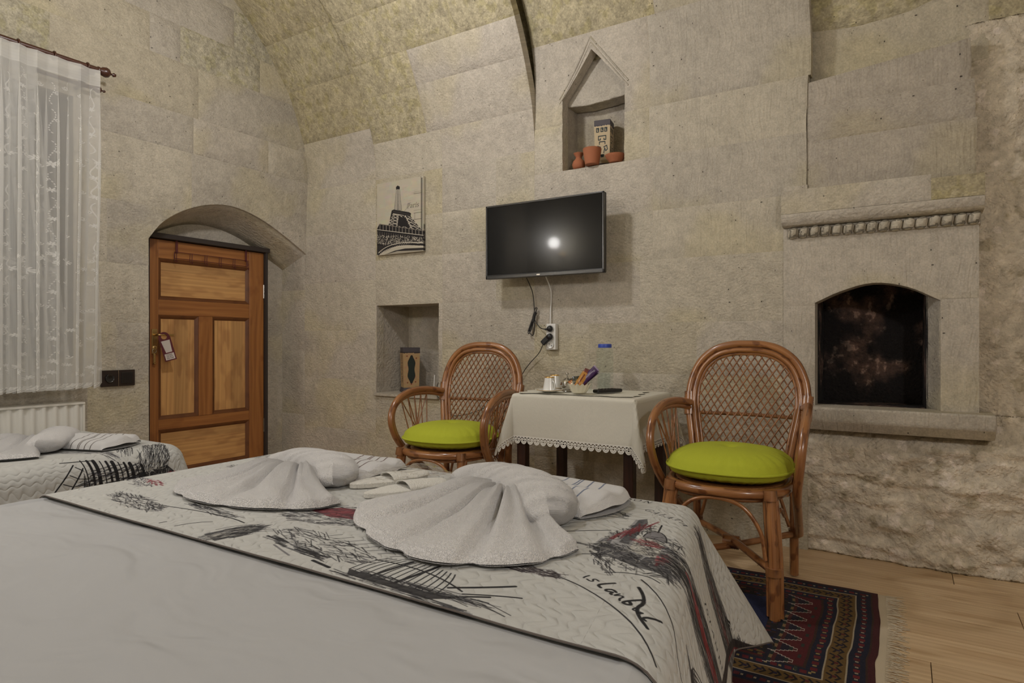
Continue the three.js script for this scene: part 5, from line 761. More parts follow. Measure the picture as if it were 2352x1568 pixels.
// the bed by the window
const B2 = { x0: -3.70, x1: -2.765, z0: 1.545, z1: 3.6, R: 0.085, flare: 0.05, corner: 0.34, skew: 0, wave: 0.05 };
const Q2 = { x0: -3.75, z0: 1.25, w: 1.4, h: 1.4 };
const texSpread2 = canvasTex(1400, 1400, (g, W, H) => {
  g.fillStyle = base; g.fillRect(0, 0, W, H); const K = inkKit(g, Q2.x0, Q2.z0, W / Q2.w, 19);
  K.hatch(-2.74, 1.715, 0.26, 0.13, 0.35, 420, { len: 0.04, spread: 0.35 }); K.wash([[-2.72, 1.66], [-2.66, 1.60], [-2.60, 1.66], [-2.64, 1.78], [-2.70, 1.78]], 'rgba(26,25,28,0.85)'); K.hatch(-2.66, 1.70, 0.14, 0.14, 0.3, 120, { len: 0.015, spread: 1.5, c: [190, 188, 178], lw: 0.002 }); K.hatch(-2.655, 1.70, 0.15, 0.03, 1.2, 24, { len: 0.05, spread: 0.2, c: [150, 36, 54], lw: 0.005 }); K.hatch(-2.86, 1.80, 0.12, 0.08, 0.4, 60, { len: 0.05, spread: 0.15 });
  // landing stage with a plank ladder and mooring posts
  K.line([[-2.78, 2.02], [-2.50, 2.23]], 0.005); K.line([[-2.76, 1.99], [-2.50, 2.14]], 0.005); for (let i = 0; i < 9; i++) K.line([[-2.77 + i * 0.03, 2.015 + i * 0.024], [-2.75 + i * 0.029, 1.99 + i * 0.018]], 0.003); for (let i = 0; i < 16; i++) K.line([[-2.74 + i * 0.012, 1.99], [-2.52, 1.94 + i * 0.016]], 0.0022);
  for (let i = 0; i < 11; i++) K.curve([[-2.80 + 0.006 * i, 1.99 - i * 0.022], [-2.70, 1.97 - i * 0.022], [-2.60 + 0.01 * (i % 3), 1.96 - i * 0.021]], 0.004 + 0.005 * (i % 3)); K.hatch(-2.68, 1.88, 0.22, 0.16, 1.5, 120, { len: 0.05, spread: 0.3, lw: 0.004 }); K.line([[-2.62, 1.84], [-2.62, 1.80]], 0.014); K.line([[-2.57, 1.79], [-2.58, 1.62], [-2.60, 1.60]], 0.004); K.line([[-2.65, 1.71], [-2.53, 1.715]], 0.004); K.line([[-2.80, 2.06], [-2.79, 1.95]], 0.004);
  K.hatch(-2.92, 1.93, 0.30, 0.06, -0.5, 140, { len: 0.05, spread: 0.2, c: [70, 69, 72] }); K.hatch(-3.0, 1.58, 0.14, 0.07, 0.2, 120, { len: 0.02, spread: 0.7, c: [60, 58, 60] }); K.hatch(-3.3, 1.7, 0.25, 0.12, 0.2, 130, { len: 0.03, spread: 0.9 }); K.hall(-3.35, 2.3, 0.3, 0.2, 0.1, 0.5); K.hall(-2.55, 2.5, 0.16, 0.16, 1.5, 0.5);
});
{
  const t = thing('single_bed', 'single bed by the window under a city-print bedspread', 'bed', [-3.2325, 0, 2.5]);
  part('mattress', box(0.86, 0.25, 1.86, 0, 0.365, 0, 0.05), M.sheet, t); part('bed_base', box(0.82, 0.16, 1.82, 0, 0.16, 0, 0.01), M.darkWood, t); for (const x of [-0.36, 0.36]) for (const z of [-0.82, 0.82]) part('leg', box(0.06, 0.08, 0.06, x, 0.04, z, 0.006), M.darkWood, t);
  const fn = hanging({ ...B2, y: 0.508, seed: 41, lift: 0.006 }), xs = grid(B2.x0, B2.x1 + 0.33, [B2.x1 - 0.02], 0.02), zs = grid(B2.z0 - 0.27, 2.62, [B2.z0 + 0.02], 0.02);
  const m = phy({ color: rgb(0.77, 0.78, 0.80), map: texSpread2, bumpMap: rep(texQuilt, Q2.w / 0.5, Q2.h / 0.5), bumpScale: 0.004, roughness: 0.92, sheen: 0.1 });
  single('bedspread', clothGeo(fn, xs, zs, (x, z) => [(x - Q2.x0) / Q2.w, 1 - (z - Q2.z0) / Q2.h], 0.008), m, 'city-print bedspread with a boat landing sketch on the single bed by the window', 'bedspread');
  const sf = hanging({ ...B2, y: 0.502, seed: 43, lift: 0.008, flare: 0.03 }), sx = grid(B2.x0, B2.x1 + 0.25, [B2.x1 - 0.02], 0.025), sz = grid(2.60, 3.42, [], 0.025);
  single('bed_sheet', clothGeo(sf, sx, sz, (x, z) => [x, z], 0.004), M.sheet, 'white sheet over the head end of the single bed by the window', 'bed sheet');
}

// ================================================================ TOWELS folded into bows
function towel(label, bedY, spec) {
  const t = thing('towel', label, 'towel', [spec.pivot[0], bedY, spec.pivot[1]], 0, 'towels folded into bows on the beds'), px = spec.pivot[0], pz = spec.pivot[1];
  // a fan spread on the bed: rays gathered at the pivot, edges rolled under
  const fan = (name, pv, rim, { hp, hr, k, amp, seed, mat, sides = 1, thick = 0.018, lift = 0 }) => {
    const c = new THREE.CatmullRomCurve3(rim.map(([x, z]) => V(x - px, 0, z - pz)), false, 'centripetal'), P0 = V(pv[0] - px, 0, pv[1] - pz), nu = 150, nv = 46;
    const top = (a, b) => {
      const A = 0.5 + (a - 0.5), e = c.getPoint(A), r = b, roll = Math.sqrt(Math.max(0, 1 - Math.pow(clamp((r - 0.955) / 0.045), 2))), side = Math.sqrt(Math.max(0, 1 - Math.pow(clamp((Math.abs(a - 0.5) - 0.478) / 0.022), 2)));
      const ph = a * k * Math.PI + 0.7 * n2(a * 3.1, r * 1.3, seed), s = Math.sin(ph), f = 1 - Math.pow(Math.abs(Math.cos(ph * 0.5 + 0.5 * s)), 3.2), g = smooth(0.02, 0.3, r) * (1 - 0.45 * smooth(0.55, 1, r));
      let h = lerp(hp * 0.7, hr, Math.pow(r, 1.6)) + hp * 0.5 * Math.exp(-Math.pow((r - 0.32) / 0.22, 2)) + amp * g * (f - 0.8) * (0.8 + 0.5 * n2(a * 6, 3, seed + 2)) + 0.007 * n3(e.x * r * 7 + seed, e.z * r * 7, seed) + 0.004 * g * Math.cos(a * 41 + 5 * n2(a * 4, r * 2, seed + 3));
      h = Math.max(h, thick * 0.7); h = lift + h * (0.22 + 0.78 * roll) * (0.3 + 0.7 * side);
      const over = 1 + 0.03 * (f - 0.5) * smooth(0.6, 1, r); return V(lerp(P0.x, e.x, r * over), h, lerp(P0.z, e.z, r * over));
    };
    const bot = (a, b) => { const p = top(a, b); return V(p.x, lift + 0.001 + (b > 0.97 ? p.y - lift - 0.001 : 0) * 0.2, p.z); };
    part(name, [surf(nu, nv, top, (a, b) => [a * 0.8, b * 0.5], { flip: spec.flip }), surf(nu, 6, bot, (a, b) => [a * 0.8, b * 0.5], { flip: !spec.flip })], mat, t);
  };
  fan('fan_fold', spec.pivot, spec.fan, { hp: spec.hp ?? 0.05, hr: 0.022, k: spec.k ?? 10, amp: spec.amp ?? 0.03, seed: spec.seed, mat: M.terry });
  { // the short end pulled through the band: a soft flat sheaf with woven stripes across it
    const [ax, az, bx, bz, w0, w1] = spec.tail, L = Math.hypot(bx - ax, bz - az), ux = (bx - ax) / L, uz = (bz - az) / L, top = (a, b) => { const u = a * 2 - 1, w = lerp(w0, w1, Math.pow(b, 0.8)), e = Math.sqrt(Math.max(0, 1 - Math.pow(clamp((b - 0.93) / 0.07), 2))), s = Math.pow(Math.max(0, 1 - Math.pow(Math.abs(u), 3.2)), 0.55), f = 0.007 * Math.cos(u * 7 + spec.seed) * b + 0.005 * n3(u * 3 + spec.seed, b * 3, spec.seed), q = b * L * (1 - 0.09 * u * u) , h = (lerp(0.05, spec.rh, b) + f) * s * (0.3 + 0.7 * e) + 0.004; return V(ax + ux * q - uz * u * w - px, h, az + uz * q + ux * u * w - pz); };
    part('striped_end', [surf(60, 50, top, (a, b) => [a * 0.3, b], { flip: false }), surf(60, 8, (a, b) => { const p = top(a, b); return V(p.x, 0.001, p.z); }, (a, b) => [a * 0.3, b], { flip: true })], spec.stripes, t);
  }
  // the band wrapped over the middle
  const pts = spec.band.map(([x, y, z]) => V(x - px, y - bedY, z - pz)), g = rod(pts, (k) => spec.bw * Math.pow(Math.max(0.0, 1 - Math.pow(Math.abs(k * 2 - 1), 5)), 0.5) * (0.92 + 0.16 * Math.sin(k * 2.6)) + 0.002, { rs: 44, n: 60 });
  { const p = g.attributes.position; for (let i = 0; i < p.count; i++) { const x = p.getX(i), y = p.getY(i), z = p.getZ(i), d = 0.011 * n3(x * 9 + spec.seed, z * 9 + y * 7, spec.seed + 8) + 0.003 * Math.cos((x + z) * 60 + 4 * n2(x * 8, z * 8, spec.seed)); p.setXYZ(i, x + d, Math.max(0.003, (y - 0.006) * spec.flat + 0.006 + d * 0.6), z + d); } g.computeVertexNormals(); }
  part('rolled_band', g, M.terry, t);
}
function stripeMat(c) { const tex = canvasTex(64, 512, (g, w, h) => { g.fillStyle = '#fff'; g.fillRect(0, 0, w, h); g.fillStyle = c; for (const y of [0.46, 0.58, 0.605, 0.70, 0.80]) g.fillRect(0, (1 - y) * h, w, h * 0.014); }); const m = M.terry.clone(); m.map = rep(tex, 1, 1); m.color = rgb(0.78, 0.77, 0.765); m.bumpScale = 0.004; return m; }
towel('white towel folded into a bow with pale blue stripes, foremost on the double bed', 0.52, { pivot: [-0.98, 1.66], fan: [[-1.255, 1.985], [-1.16, 2.09], [-1.03, 2.165], [-0.92, 2.205], [-0.81, 2.212], [-0.70, 2.165], [-0.625, 2.09], [-0.60, 1.985]], k: 9, amp: 0.04, hp: 0.05, flat: 0.5, tail: [-1.0, 1.60, -0.645, 1.655, 0.10, 0.125], rh: 0.045, band: [[-1.235, 0.535, 1.585], [-1.10, 0.565, 1.59], [-0.955, 0.58, 1.645], [-0.825, 0.575, 1.755], [-0.725, 0.545, 1.885]], bw: 0.088, seed: 11, stripes: stripeMat('#8f9bb4') });
towel('white towel folded into a bow with brown stripes, farther back on the double bed', 0.52, { pivot: [-1.72, 1.80], fan: [[-1.95, 2.07], [-1.85, 2.15], [-1.72, 2.18], [-1.58, 2.175], [-1.45, 2.135], [-1.35, 2.07], [-1.32, 1.985]], k: 8, amp: 0.04, hp: 0.055, flat: 0.5, tail: [-1.75, 1.66, -1.455, 1.645, 0.09, 0.12], rh: 0.04, band: [[-1.97, 0.535, 1.735], [-1.84, 0.565, 1.71], [-1.70, 0.58, 1.725], [-1.58, 0.575, 1.785], [-1.48, 0.545, 1.875]], bw: 0.078, seed: 23, stripes: stripeMat('#6b5048') });
towel('white towel folded into a bow with grey stripes on the single bed by the window', 0.512, { pivot: [-3.16, 1.98], fan: [[-3.52, 2.16], [-3.42, 2.28], [-3.26, 2.34], [-3.08, 2.30], [-2.95, 2.21], [-2.90, 2.09]], k: 8, amp: 0.036, hp: 0.052, flat: 0.5, tail: [-3.16, 1.90, -2.87, 1.77, 0.09, 0.115], rh: 0.042, band: [[-3.34, 0.54, 1.84], [-3.25, 0.575, 1.87], [-3.16, 0.582, 1.92], [-3.06, 0.57, 2.0], [-2.99, 0.54, 2.07]], bw: 0.072, seed: 37, stripes: stripeMat('#77706c') });
{ // disposable slippers in a clear bag
  const soleM = phy({ color: rgb(0.66, 0.645, 0.60), bumpMap: rep(texTerry, 3), bumpScale: 0.004, roughness: 1, sheen: 0.3 }), dir = Math.atan2(-0.33, 0.13);
  const outline = []; for (let k = 0; k < 40; k++) { const a = (k / 40) * Math.PI * 2, c = Math.cos(a), s = Math.sin(a), w = 0.047 * (1 + 0.10 * c - 0.12 * Math.cos(2 * a) * (c < 0 ? 1 : 0.3)); outline.push([c * 0.135, s * w]); }
  const make = (label, x, z, y) => { const t = thing('slipper', label, 'slipper', [x, y, z], -dir, 'flat white slippers in the clear bag'); const s = extrude(outline, 0.008, { bevel: 0.004, seg: 3 }); s.rotateX(-Math.PI / 2); part('sole', s, soleM, t);
    part('upper', surf(30, 20, (a, b) => { const x = lerp(-0.01, 0.128, b), w = 0.049 * Math.sqrt(Math.max(0, 1 - Math.pow(x / 0.137, 4))), u = a * 2 - 1; return V(x, 0.010 + 0.018 * Math.pow(Math.max(0, 1 - u * u), 0.6) * (1 - 0.55 * b) + 0.002 * n3(x * 30, u * 3, 5), u * w); }, (a, b) => [a * 0.1, b * 0.14], { thick: 0.003, flip: true }), soleM, t); };
  make('flat white disposable slipper in a clear bag beside the rear towel', -1.40, 1.71, 0.522); make('flat white disposable slipper in a clear bag beside the near towel', -1.275, 1.775, 0.522);
  const film = phy({ color: rgb(0.98, 0.98, 0.98), transmission: 1, thickness: 0, roughness: 0.06, ior: 1.22 });
  const cx = -1.337, cz = 1.742, ca = Math.cos(dir), sa = Math.sin(dir);
  single('plastic_bag', surf(70, 44, (a, b) => { const u = (a - 0.5) * 0.37, v = (b - 0.5) * 0.27, e = Math.pow(Math.max(0, 1 - Math.pow(Math.abs(a - 0.5) * 2, 6)) * Math.max(0, 1 - Math.pow(Math.abs(b - 0.5) * 2, 6)), 0.5), w = 0.004 * n3(u * 26, v * 26, 91) + 0.003 * Math.abs(n2(u * 60 + v * 20, v * 30, 93)); return V(cx + u * ca - v * sa, 0.524 + e * (0.036 + w * 1.4) + 0.002 + w * 0.3, cz + u * sa + v * ca); }, null, { flip: true }), film, 'crinkled clear plastic bag around the flat slippers between the two towels', 'plastic bag');
}

// ================================================================ ON THE WALLS
{
  const t = thing('television', 'black flat-screen television on the wall above the table', 'television', [-1.704, 1.543, 0.155]), w = 0.744, h = 0.425;
  part('housing', box(w, h, 0.035, 0, 0, 0, 0.006), M.black, t); part('screen', box(w - 0.024, h - 0.034, 0.004, 0, 0.007, 0.0175, 0.001), M.screen, t);
  part('bezel', [box(w, 0.011, 0.012, 0, h / 2 - 0.0055, 0.0155, 0.003), box(w, 0.020, 0.012, 0, -h / 2 + 0.010, 0.0155, 0.003), box(0.011, h, 0.012, -w / 2 + 0.0055, 0, 0.0155, 0.003), box(0.011, h, 0.012, w / 2 - 0.0055, 0, 0.0155, 0.003)], M.blackGloss, t);
  part('badge', box(0.022, 0.007, 0.002, -0.02, -h / 2 + 0.010, 0.0222, 0.0008), M.chrome, t, 'small silver badge below the screen'); part('back_box', box(0.42, 0.26, 0.03, 0, -0.03, -0.03, 0.008), M.black, t); part('wall_bracket', [box(0.14, 0.2, 0.02, 0, 0, -0.13, 0.003), box(0.05, 0.12, 0.10, 0, 0, -0.085, 0.003)], M.black, t);
}
{ // canvas print: iron tower over the city
  const tex = canvasTex(820, 1000, (g, w, h) => {
    const r = rng(55), P = (x, y) => [x * w, y * h], poly = (pts, c) => { g.fillStyle = c; g.beginPath(); pts.forEach((p, i) => (i ? g.lineTo(...P(...p)) : g.moveTo(...P(...p)))); g.closePath(); g.fill(); }, ln = (pts, c, q) => { g.strokeStyle = c; g.lineWidth = q; g.beginPath(); pts.forEach((p, i) => (i ? g.lineTo(...P(...p)) : g.moveTo(...P(...p)))); g.stroke(); };
    g.fillStyle = '#b5ad9b'; g.fillRect(0, 0, w, h); for (let i = 0; i < 260; i++) { g.fillStyle = `rgba(${150 + r() * 70},${145 + r() * 65},${125 + r() * 60},0.10)`; g.fillRect(r() * w, r() * h * 0.7, 20 + r() * 120, 6 + r() * 60); }
    g.fillStyle = 'rgba(150,142,124,0.5)'; for (let i = 0; i < 14; i++) g.fillRect(w * (0.52 + 0.3 * r()), h * (0.1 + 0.25 * r()), 30 + r() * 60, 2 + 3 * r());
    const D = '#191516', L = '#c3bbab';
    const lattice = (a, b, c, d, n, m, q) => { const at = (u, v) => [(a[0] * (1 - u) + b[0] * u) * (1 - v) + (d[0] * (1 - u) + c[0] * u) * v, (a[1] * (1 - u) + b[1] * u) * (1 - v) + (d[1] * (1 - u) + c[1] * u) * v]; poly([a, b, c, d], D); for (let i = 0; i < n; i++) for (let j = 0; j < m; j++) { ln([at(i / n, j / m), at((i + 1) / n, (j + 1) / m)], L, q); ln([at((i + 1) / n, j / m), at(i / n, (j + 1) / m)], L, q); ln([at(i / n, j / m), at((i + 1) / n, j / m)], L, q * 0.8); } };
    lattice([0.425, 0.11], [0.505, 0.11], [0.55, 0.42], [0.385, 0.40], 2, 16, 5); poly([[0.425, 0.085], [0.46, 0.07], [0.505, 0.09], [0.505, 0.125], [0.425, 0.12]], D);
    lattice([0.34, 0.455], [0.72, 0.50], [0.98, 0.73], [0.25, 0.60], 5, 4, 6); poly([[0.485, 0.495], [0.63, 0.525], [0.72, 0.66], [0.455, 0.62]], D); ln([[0.47, 0.46], [0.445, 0.62]], L, 9); ln([[0.62, 0.49], [0.76, 0.68]], L, 9); ln([[0.34, 0.46], [0.25, 0.60]], L, 6);
    poly([[0.33, 0.40], [0.37, 0.39], [0.70, 0.455], [0.745, 0.475], [0.735, 0.515], [0.36, 0.44], [0.30, 0.53], [0.29, 0.52]], D); for (let i = 0; i < 24; i++) ln([[0.37 + i * 0.0155, 0.405 + i * 0.0034], [0.37 + i * 0.0155, 0.425 + i * 0.0034]], 'rgba(150,142,130,0.7)', 2);
    poly([[0.06, 0.56], [1.0, 0.725], [1.0, 0.93], [0.5, 0.88], [0.03, 0.99], [0.0, 0.99], [0.0, 0.63]], D);
    ln([[0.0, 0.635], [1.0, 0.79]], L, 8); ln([[0.06, 0.565], [1.0, 0.73]], '#8d8578', 5); for (let i = 0; i < 14; i++) { const x = 0.07 + i * 0.07; ln([[x, 0.57 + (x - 0.06) * 0.175], [x, 0.64 + x * 0.155]], L, 5); } for (let i = 0; i < 20; i++) { const x = 0.02 + i * 0.05; ln([[x, 0.66 + x * 0.155], [x - 0.005, 0.72 + x * 0.155]], 'rgba(170,162,150,0.8)', 4); }
    for (let i = 0; i < 700; i++) { const x = r(), y = lerp(0.735, 0.855, r()) + 0.10 * x - 0.02; ln([[x, y], [x + (r() - 0.5) * 0.05, y + (r() - 0.5) * 0.035]], r() < 0.75 ? L : D, 3 + r() * 3); }
    poly([[0.0, 0.86], [0.22, 0.87], [0.10, 0.955], [0.0, 0.96]], D); for (let i = 0; i < 5; i++) ln([[0.0, 0.872 + i * 0.018], [0.18 - i * 0.03, 0.878 + i * 0.016]], '#5b534c', 3);
    const arch = (y0, q, c) => { g.strokeStyle = c; g.lineWidth = q; g.beginPath(); g.moveTo(...P(0.03, y0 + 0.105)); g.bezierCurveTo(...P(0.24, y0 - 0.01), ...P(0.5, y0 - 0.03), ...P(1.0, y0 + 0.03)); g.stroke(); };
    arch(0.862, 10, L); arch(0.885, 24, D); arch(0.905, 9, L); for (let i = 0; i < 26; i++) { const x = 0.06 + i * 0.036; ln([[x, 0.965 - Math.sin(Math.min(1, x * 1.35) * 1.5) * 0.105], [x + 0.02, 0.99 - Math.sin(Math.min(1, x * 1.35) * 1.5) * 0.108]], L, 4); } poly([[0.16, 1.0], [0.4, 0.955], [0.62, 0.94], [1, 0.955], [1, 1.0]], '#241f1e'); poly([[0, 1], [0.16, 1], [0.45, 0.965], [1, 0.985], [1, 1]], '#9d9584');
    g.fillStyle = '#6f675a'; g.fillRect(0.945 * w, 0, 8, h * 0.72); g.fillStyle = '#2b2623'; g.fillRect(0.962 * w, 0.02 * h, 14, h * 0.70); for (const y of [0.195, 0.215, 0.44, 0.475, 0.56]) { g.fillStyle = 'rgba(80,74,66,0.75)'; g.fillRect(0.80 * w, y * h, 0.17 * w, y === 0.44 || y === 0.195 ? 3 : 7); } g.fillRect(0.82 * w, 0.475 * h, 5, 0.09 * h);
    g.fillStyle = '#544d45'; g.font = `italic ${0.085 * h}px serif`; g.fillText('Paris', 0.655 * w, 0.40 * h); g.strokeStyle = '#544d45'; g.lineWidth = 3; g.beginPath(); g.moveTo(...P(0.60, 0.43)); g.bezierCurveTo(...P(0.7, 0.40), ...P(0.62, 0.32), ...P(0.74, 0.33)); g.stroke();
  });
  const t = thing('wall_picture', 'unframed canvas print of an iron lattice tower hanging left of the television', 'picture', [-2.878, 1.806, 0.014]);
  const g = new RoundedBoxGeometry(0.412, 0.492, 0.02, 2, 0.002), p = g.attributes.position, uv = g.attributes.uv; for (let i = 0; i < p.count; i++) uv.setXY(i, clamp(p.getX(i) / 0.412 + 0.5), clamp(p.getY(i) / 0.492 + 0.5)); part('canvas', g, std({ map: tex, roughness: 0.8 }), t);
}
// ---------------------------------------------------------------- power strip, plugs and cords
{
  const t = thing('power_strip', 'white three-socket power strip screwed to the wall above the table', 'power strip', [-1.722, 0.997, 0.018]);
  part('case', box(0.062, 0.150, 0.034, 0, 0, 0, 0.006), M.white, t); for (let i = -1; i <= 1; i++) { const y = -i * 0.046; part('socket', lathe([[0, 0.004], [0.0175, 0.004], [0.0185, 0.0075], [0.0205, 0.0075], [0.0208, 0.0], [0, 0.0]].reverse(), 28).rotateX(Math.PI / 2).translate(0, y, 0.0165), M.porcelain, t); for (const s of [-1, 1]) part('socket_hole', lathe([[0, 0], [0.003, 0], [0.003, 0.001], [0, 0.001]], 10).rotateX(Math.PI / 2).translate(s * 0.0075, y - s * 0.005, 0.0208), M.black, t); }
  part('strip_cord', rod([[-0.012, 0.074, 0], [-0.013, 0.15, -0.006], [-0.010, 0.26, -0.006], [-0.008, 0.34, 0.06], [-0.008, 0.38, 0.105]], 0.0035, { n: 24 }), M.white, t, 'white cord rising to the television');
  const p1 = thing('power_plug', 'black round plug in the upper socket with the tied-up television cord', 'plug', [-1.722, 1.043, 0.044]);
  part('plug_body', [lathe([[0, 0.018], [0.012, 0.017], [0.0165, 0.008], [0.017, -0.004], [0, -0.004]], 24).rotateX(Math.PI / 2), box(0.03, 0.012, 0.012, -0.016, -0.003, 0.002, 0.004)], M.black, p1);
  const L = (x, y, z) => [x + 1.722, y - 1.043, z - 0.044], W = 0.0026;
  part('cord', [rod([L(-1.745, 1.039, 0.045), L(-1.79, 1.048, 0.03), L(-1.815, 1.07, 0.024), L(-1.84, 1.10, 0.02)], W), rod([L(-1.847, 1.36, 0.12), L(-1.847, 1.30, 0.06), L(-1.846, 1.26, 0.03), L(-1.842, 1.21, 0.02), L(-1.838, 1.15, 0.02), L(-1.836, 1.115, 0.02)], W)], M.black, p1);
  part('cord_bundle', [rod([L(-1.84, 1.10, 0.022), L(-1.855, 1.045, 0.022), L(-1.868, 1.025, 0.022), L(-1.85, 1.005, 0.022), L(-1.838, 1.03, 0.022), L(-1.838, 1.10, 0.022)], W), rod([L(-1.85, 1.09, 0.026), L(-1.876, 1.03, 0.026), L(-1.874, 1.015, 0.026), L(-1.862, 1.03, 0.024), L(-1.842, 1.09, 0.024)], W), rod([L(-1.838, 1.11, 0.024), L(-1.823, 1.15, 0.024), L(-1.818, 1.165, 0.024), L(-1.828, 1.165, 0.024), L(-1.842, 1.12, 0.024)], W), rod([L(-1.842, 1.085, 0.026), L(-1.834, 1.125, 0.026), L(-1.825, 1.14, 0.026)], 0.0095, { n: 8 }), rod([L(-1.846, 1.10, 0.024), L(-1.866, 1.05, 0.024), L(-1.874, 1.03, 0.024)], 0.0065, { n: 8 })], M.black, p1, 'cord tied in a figure-of-eight bundle');
  const p2 = thing('power_plug', 'black angled plug in the middle socket with a thin cord trailing down behind the chair', 'plug', [-1.722, 0.997, 0.046]);
  part('plug_body', [lathe([[0, 0.018], [0.014, 0.017], [0.018, 0.006], [0.018, -0.006], [0, -0.006]], 24).rotateX(Math.PI / 2), (() => { const g = box(0.06, 0.032, 0.022, -0.03, 0, 0.006, 0.006); g.rotateZ(0.72); return g; })()], M.black, p2);
  const C = (x, y, z) => [x + 1.722, y - 0.997, z - 0.046]; part('cord', rod([C(-1.765, 0.955, 0.046), C(-1.80, 0.905, 0.03), C(-1.86, 0.85, 0.022), C(-1.905, 0.80, 0.02), C(-1.96, 0.72, 0.016), C(-2.2, 0.56, 0.014), C(-2.42, 0.50, 0.014), C(-2.46, 0.51, 0.018)], 0.0022, { n: 60 }), M.black, p2);
  part('adapter', (() => { const g = box(0.07, 0.028, 0.024, 0, 0, 0, 0.006); g.rotateZ(-0.75); g.translate(-2.484 + 1.722, 0.525 - 0.997, 0.016 - 0.03); return g; })(), M.black, p2, 'black in-line adapter block'); part('adapter_lead', rod([C(-2.505, 0.55, 0.022), C(-2.54, 0.60, 0.02), C(-2.56, 0.625, 0.024), C(-2.55, 0.63, 0.012)], 0.002, { n: 16 }), M.black, p2);
}
// ---------------------------------------------------------------- in the niches
function vase(label, x, y, z, w, h, turn, draws) {
  const t = thing('vase', label, 'vase', [x, y, z], turn), k = w / 2;
  const block = (y0, y1, a, b) => { const g = new THREE.CylinderGeometry(b * Math.SQRT2, a * Math.SQRT2, y1 - y0, 4, 6).rotateY(Math.PI / 4); g.translate(0, (y0 + y1) / 2, 0); return g.toNonIndexed(); };
  const body = block(h * 0.10, h * 0.90, k * 0.90, k); body.computeVertexNormals();
  { const p = body.attributes.position, n = body.attributes.normal, uv = body.attributes.uv; for (let i = 0; i < p.count; i++) { const nx = n.getX(i), nz = n.getZ(i), v = clamp((p.getY(i) - h * 0.1) / (h * 0.8)); const f = Math.abs(nx) > Math.abs(nz), q = f ? (nx > 0 ? -p.getZ(i) : p.getZ(i)) : nz > 0 ? p.getX(i) : -p.getX(i); uv.setXY(i, (f ? 0.5 : 0) + 0.5 * clamp(q / w + 0.5, 0.01, 0.99), v); } }
  part('body', body, std({ map: canvasTex(512, 512, draws), roughness: 0.7 }), t);
  const top = block(h * 0.90, h, k * 1.0, k * 1.0); top.computeVertexNormals(); boxUV(top); const foot = block(0, h * 0.10, k * 1.08, k * 0.92); foot.computeVertexNormals(); boxUV(foot);
  const dk = std({ color: rgb(0.055, 0.045, 0.05), roughness: 0.6 }); part('rim', top, dk, t); part('foot', foot, dk, t);
}
const blobs = (g, pts, c) => { g.fillStyle = c; g.beginPath(); pts.forEach(([x, y], i) => (i ? g.lineTo(x, y) : g.moveTo(x, y))); g.closePath(); g.fill(); };
vase('square tan pottery vase with a dark green leaf panel in the lower niche', -2.955, 0.6185, -0.17, 0.118, 0.31, 0.90, (g, w, h) => {
  g.fillStyle = '#a78a62'; g.fillRect(0, 0, w, h); const r = rng(3); for (let i = 0; i < 300; i++) { g.fillStyle = `rgba(${130 + r() * 70},${90 + r() * 60},${60 + r() * 40},0.18)`; g.beginPath(); g.arc(r() * w, r() * h, 3 + r() * 16, 0, 7); g.fill(); }
  g.fillStyle = '#2a2226'; for (let i = 0; i < 26; i++) { g.beginPath(); g.arc(i * 20, 0, 12 + r() * 10, 0, 7); g.fill(); }
  const leaf = (cx, s, c) => { const p = []; for (let k = 0; k <= 40; k++) { const a = k / 40 * Math.PI * 2; const yy = -Math.cos(a), ww = Math.sin(a) * (0.62 + 0.12 * Math.cos(a * 6)); p.push([cx + ww * 86 * s, 250 + yy * 195 * s]); } blobs(g, p, c); };
  leaf(128, 1.05, '#1c1713'); leaf(128, 0.93, '#16231c'); g.fillStyle = '#241d1a'; for (let row = 0; row < 8; row++) { const y = 40 + row * 52; g.fillRect(352, y, 64, 12); g.fillRect(row % 2 ? 352 : 404, y, 14, 38); g.fillRect(372, y + 22, 30, 12); if (row % 3 === 0) g.fillRect(352, y + 34, 60, 9); }
  g.fillStyle = '#7a3f28'; for (const [x, y] of [[60, 60], [200, 90], [70, 440], [190, 430], [128, 460]]) { g.beginPath(); g.arc(x, y, 11, 0, 7); g.fill(); }
});
vase('square cream pottery vase with dark carved patterns in the upper pointed niche', -1.462, 1.951, -0.125, 0.092, 0.272, 0.17, (g, w, h) => {
  g.fillStyle = '#b7a585'; g.fillRect(0, 0, w, h); g.fillStyle = '#3a3640'; const r = rng(8); for (let i = 0; i < 26; i++) { g.beginPath(); g.arc(i * 20, 0, 10 + r() * 12, 0, 7); g.fill(); }
  g.strokeStyle = '#1d2a2c'; g.lineWidth = 13; g.lineJoin = 'round'; for (const o of [0, 256]) { for (const [x, y] of [[60, 70], [130, 70], [190, 70]]) { g.strokeRect(o + x - 22, y - 26, 36, 48); g.beginPath(); g.moveTo(o + x, y - 26); g.lineTo(o + x, y + 6); g.stroke(); } for (const s of [-1, 1]) { g.beginPath(); g.moveTo(o + 128, 150); g.lineTo(o + 128 + s * 60, 150); g.lineTo(o + 128 + s * 60, 200); g.lineTo(o + 128 + s * 28, 200); g.lineTo(o + 128 + s * 28, 178); g.stroke(); g.beginPath(); g.moveTo(o + 128, 226); g.lineTo(o + 128 + s * 44, 226); g.lineTo(o + 128 + s * 44, 262); g.stroke(); g.beginPath(); g.moveTo(o + 128 + s * 20, 300); g.lineTo(o + 128 + s * 72, 280); g.lineTo(o + 128 + s * 84, 330); g.lineTo(o + 128 + s * 56, 352); g.lineTo(o + 128 + s * 40, 310); g.lineTo(o + 128 + s * 24, 380); g.stroke(); } blobs(g, [[o + 96, 392], [o + 160, 392], [o + 150, 432], [o + 106, 432]], '#1d2a2c'); g.strokeStyle = '#1d2a2c'; }
});
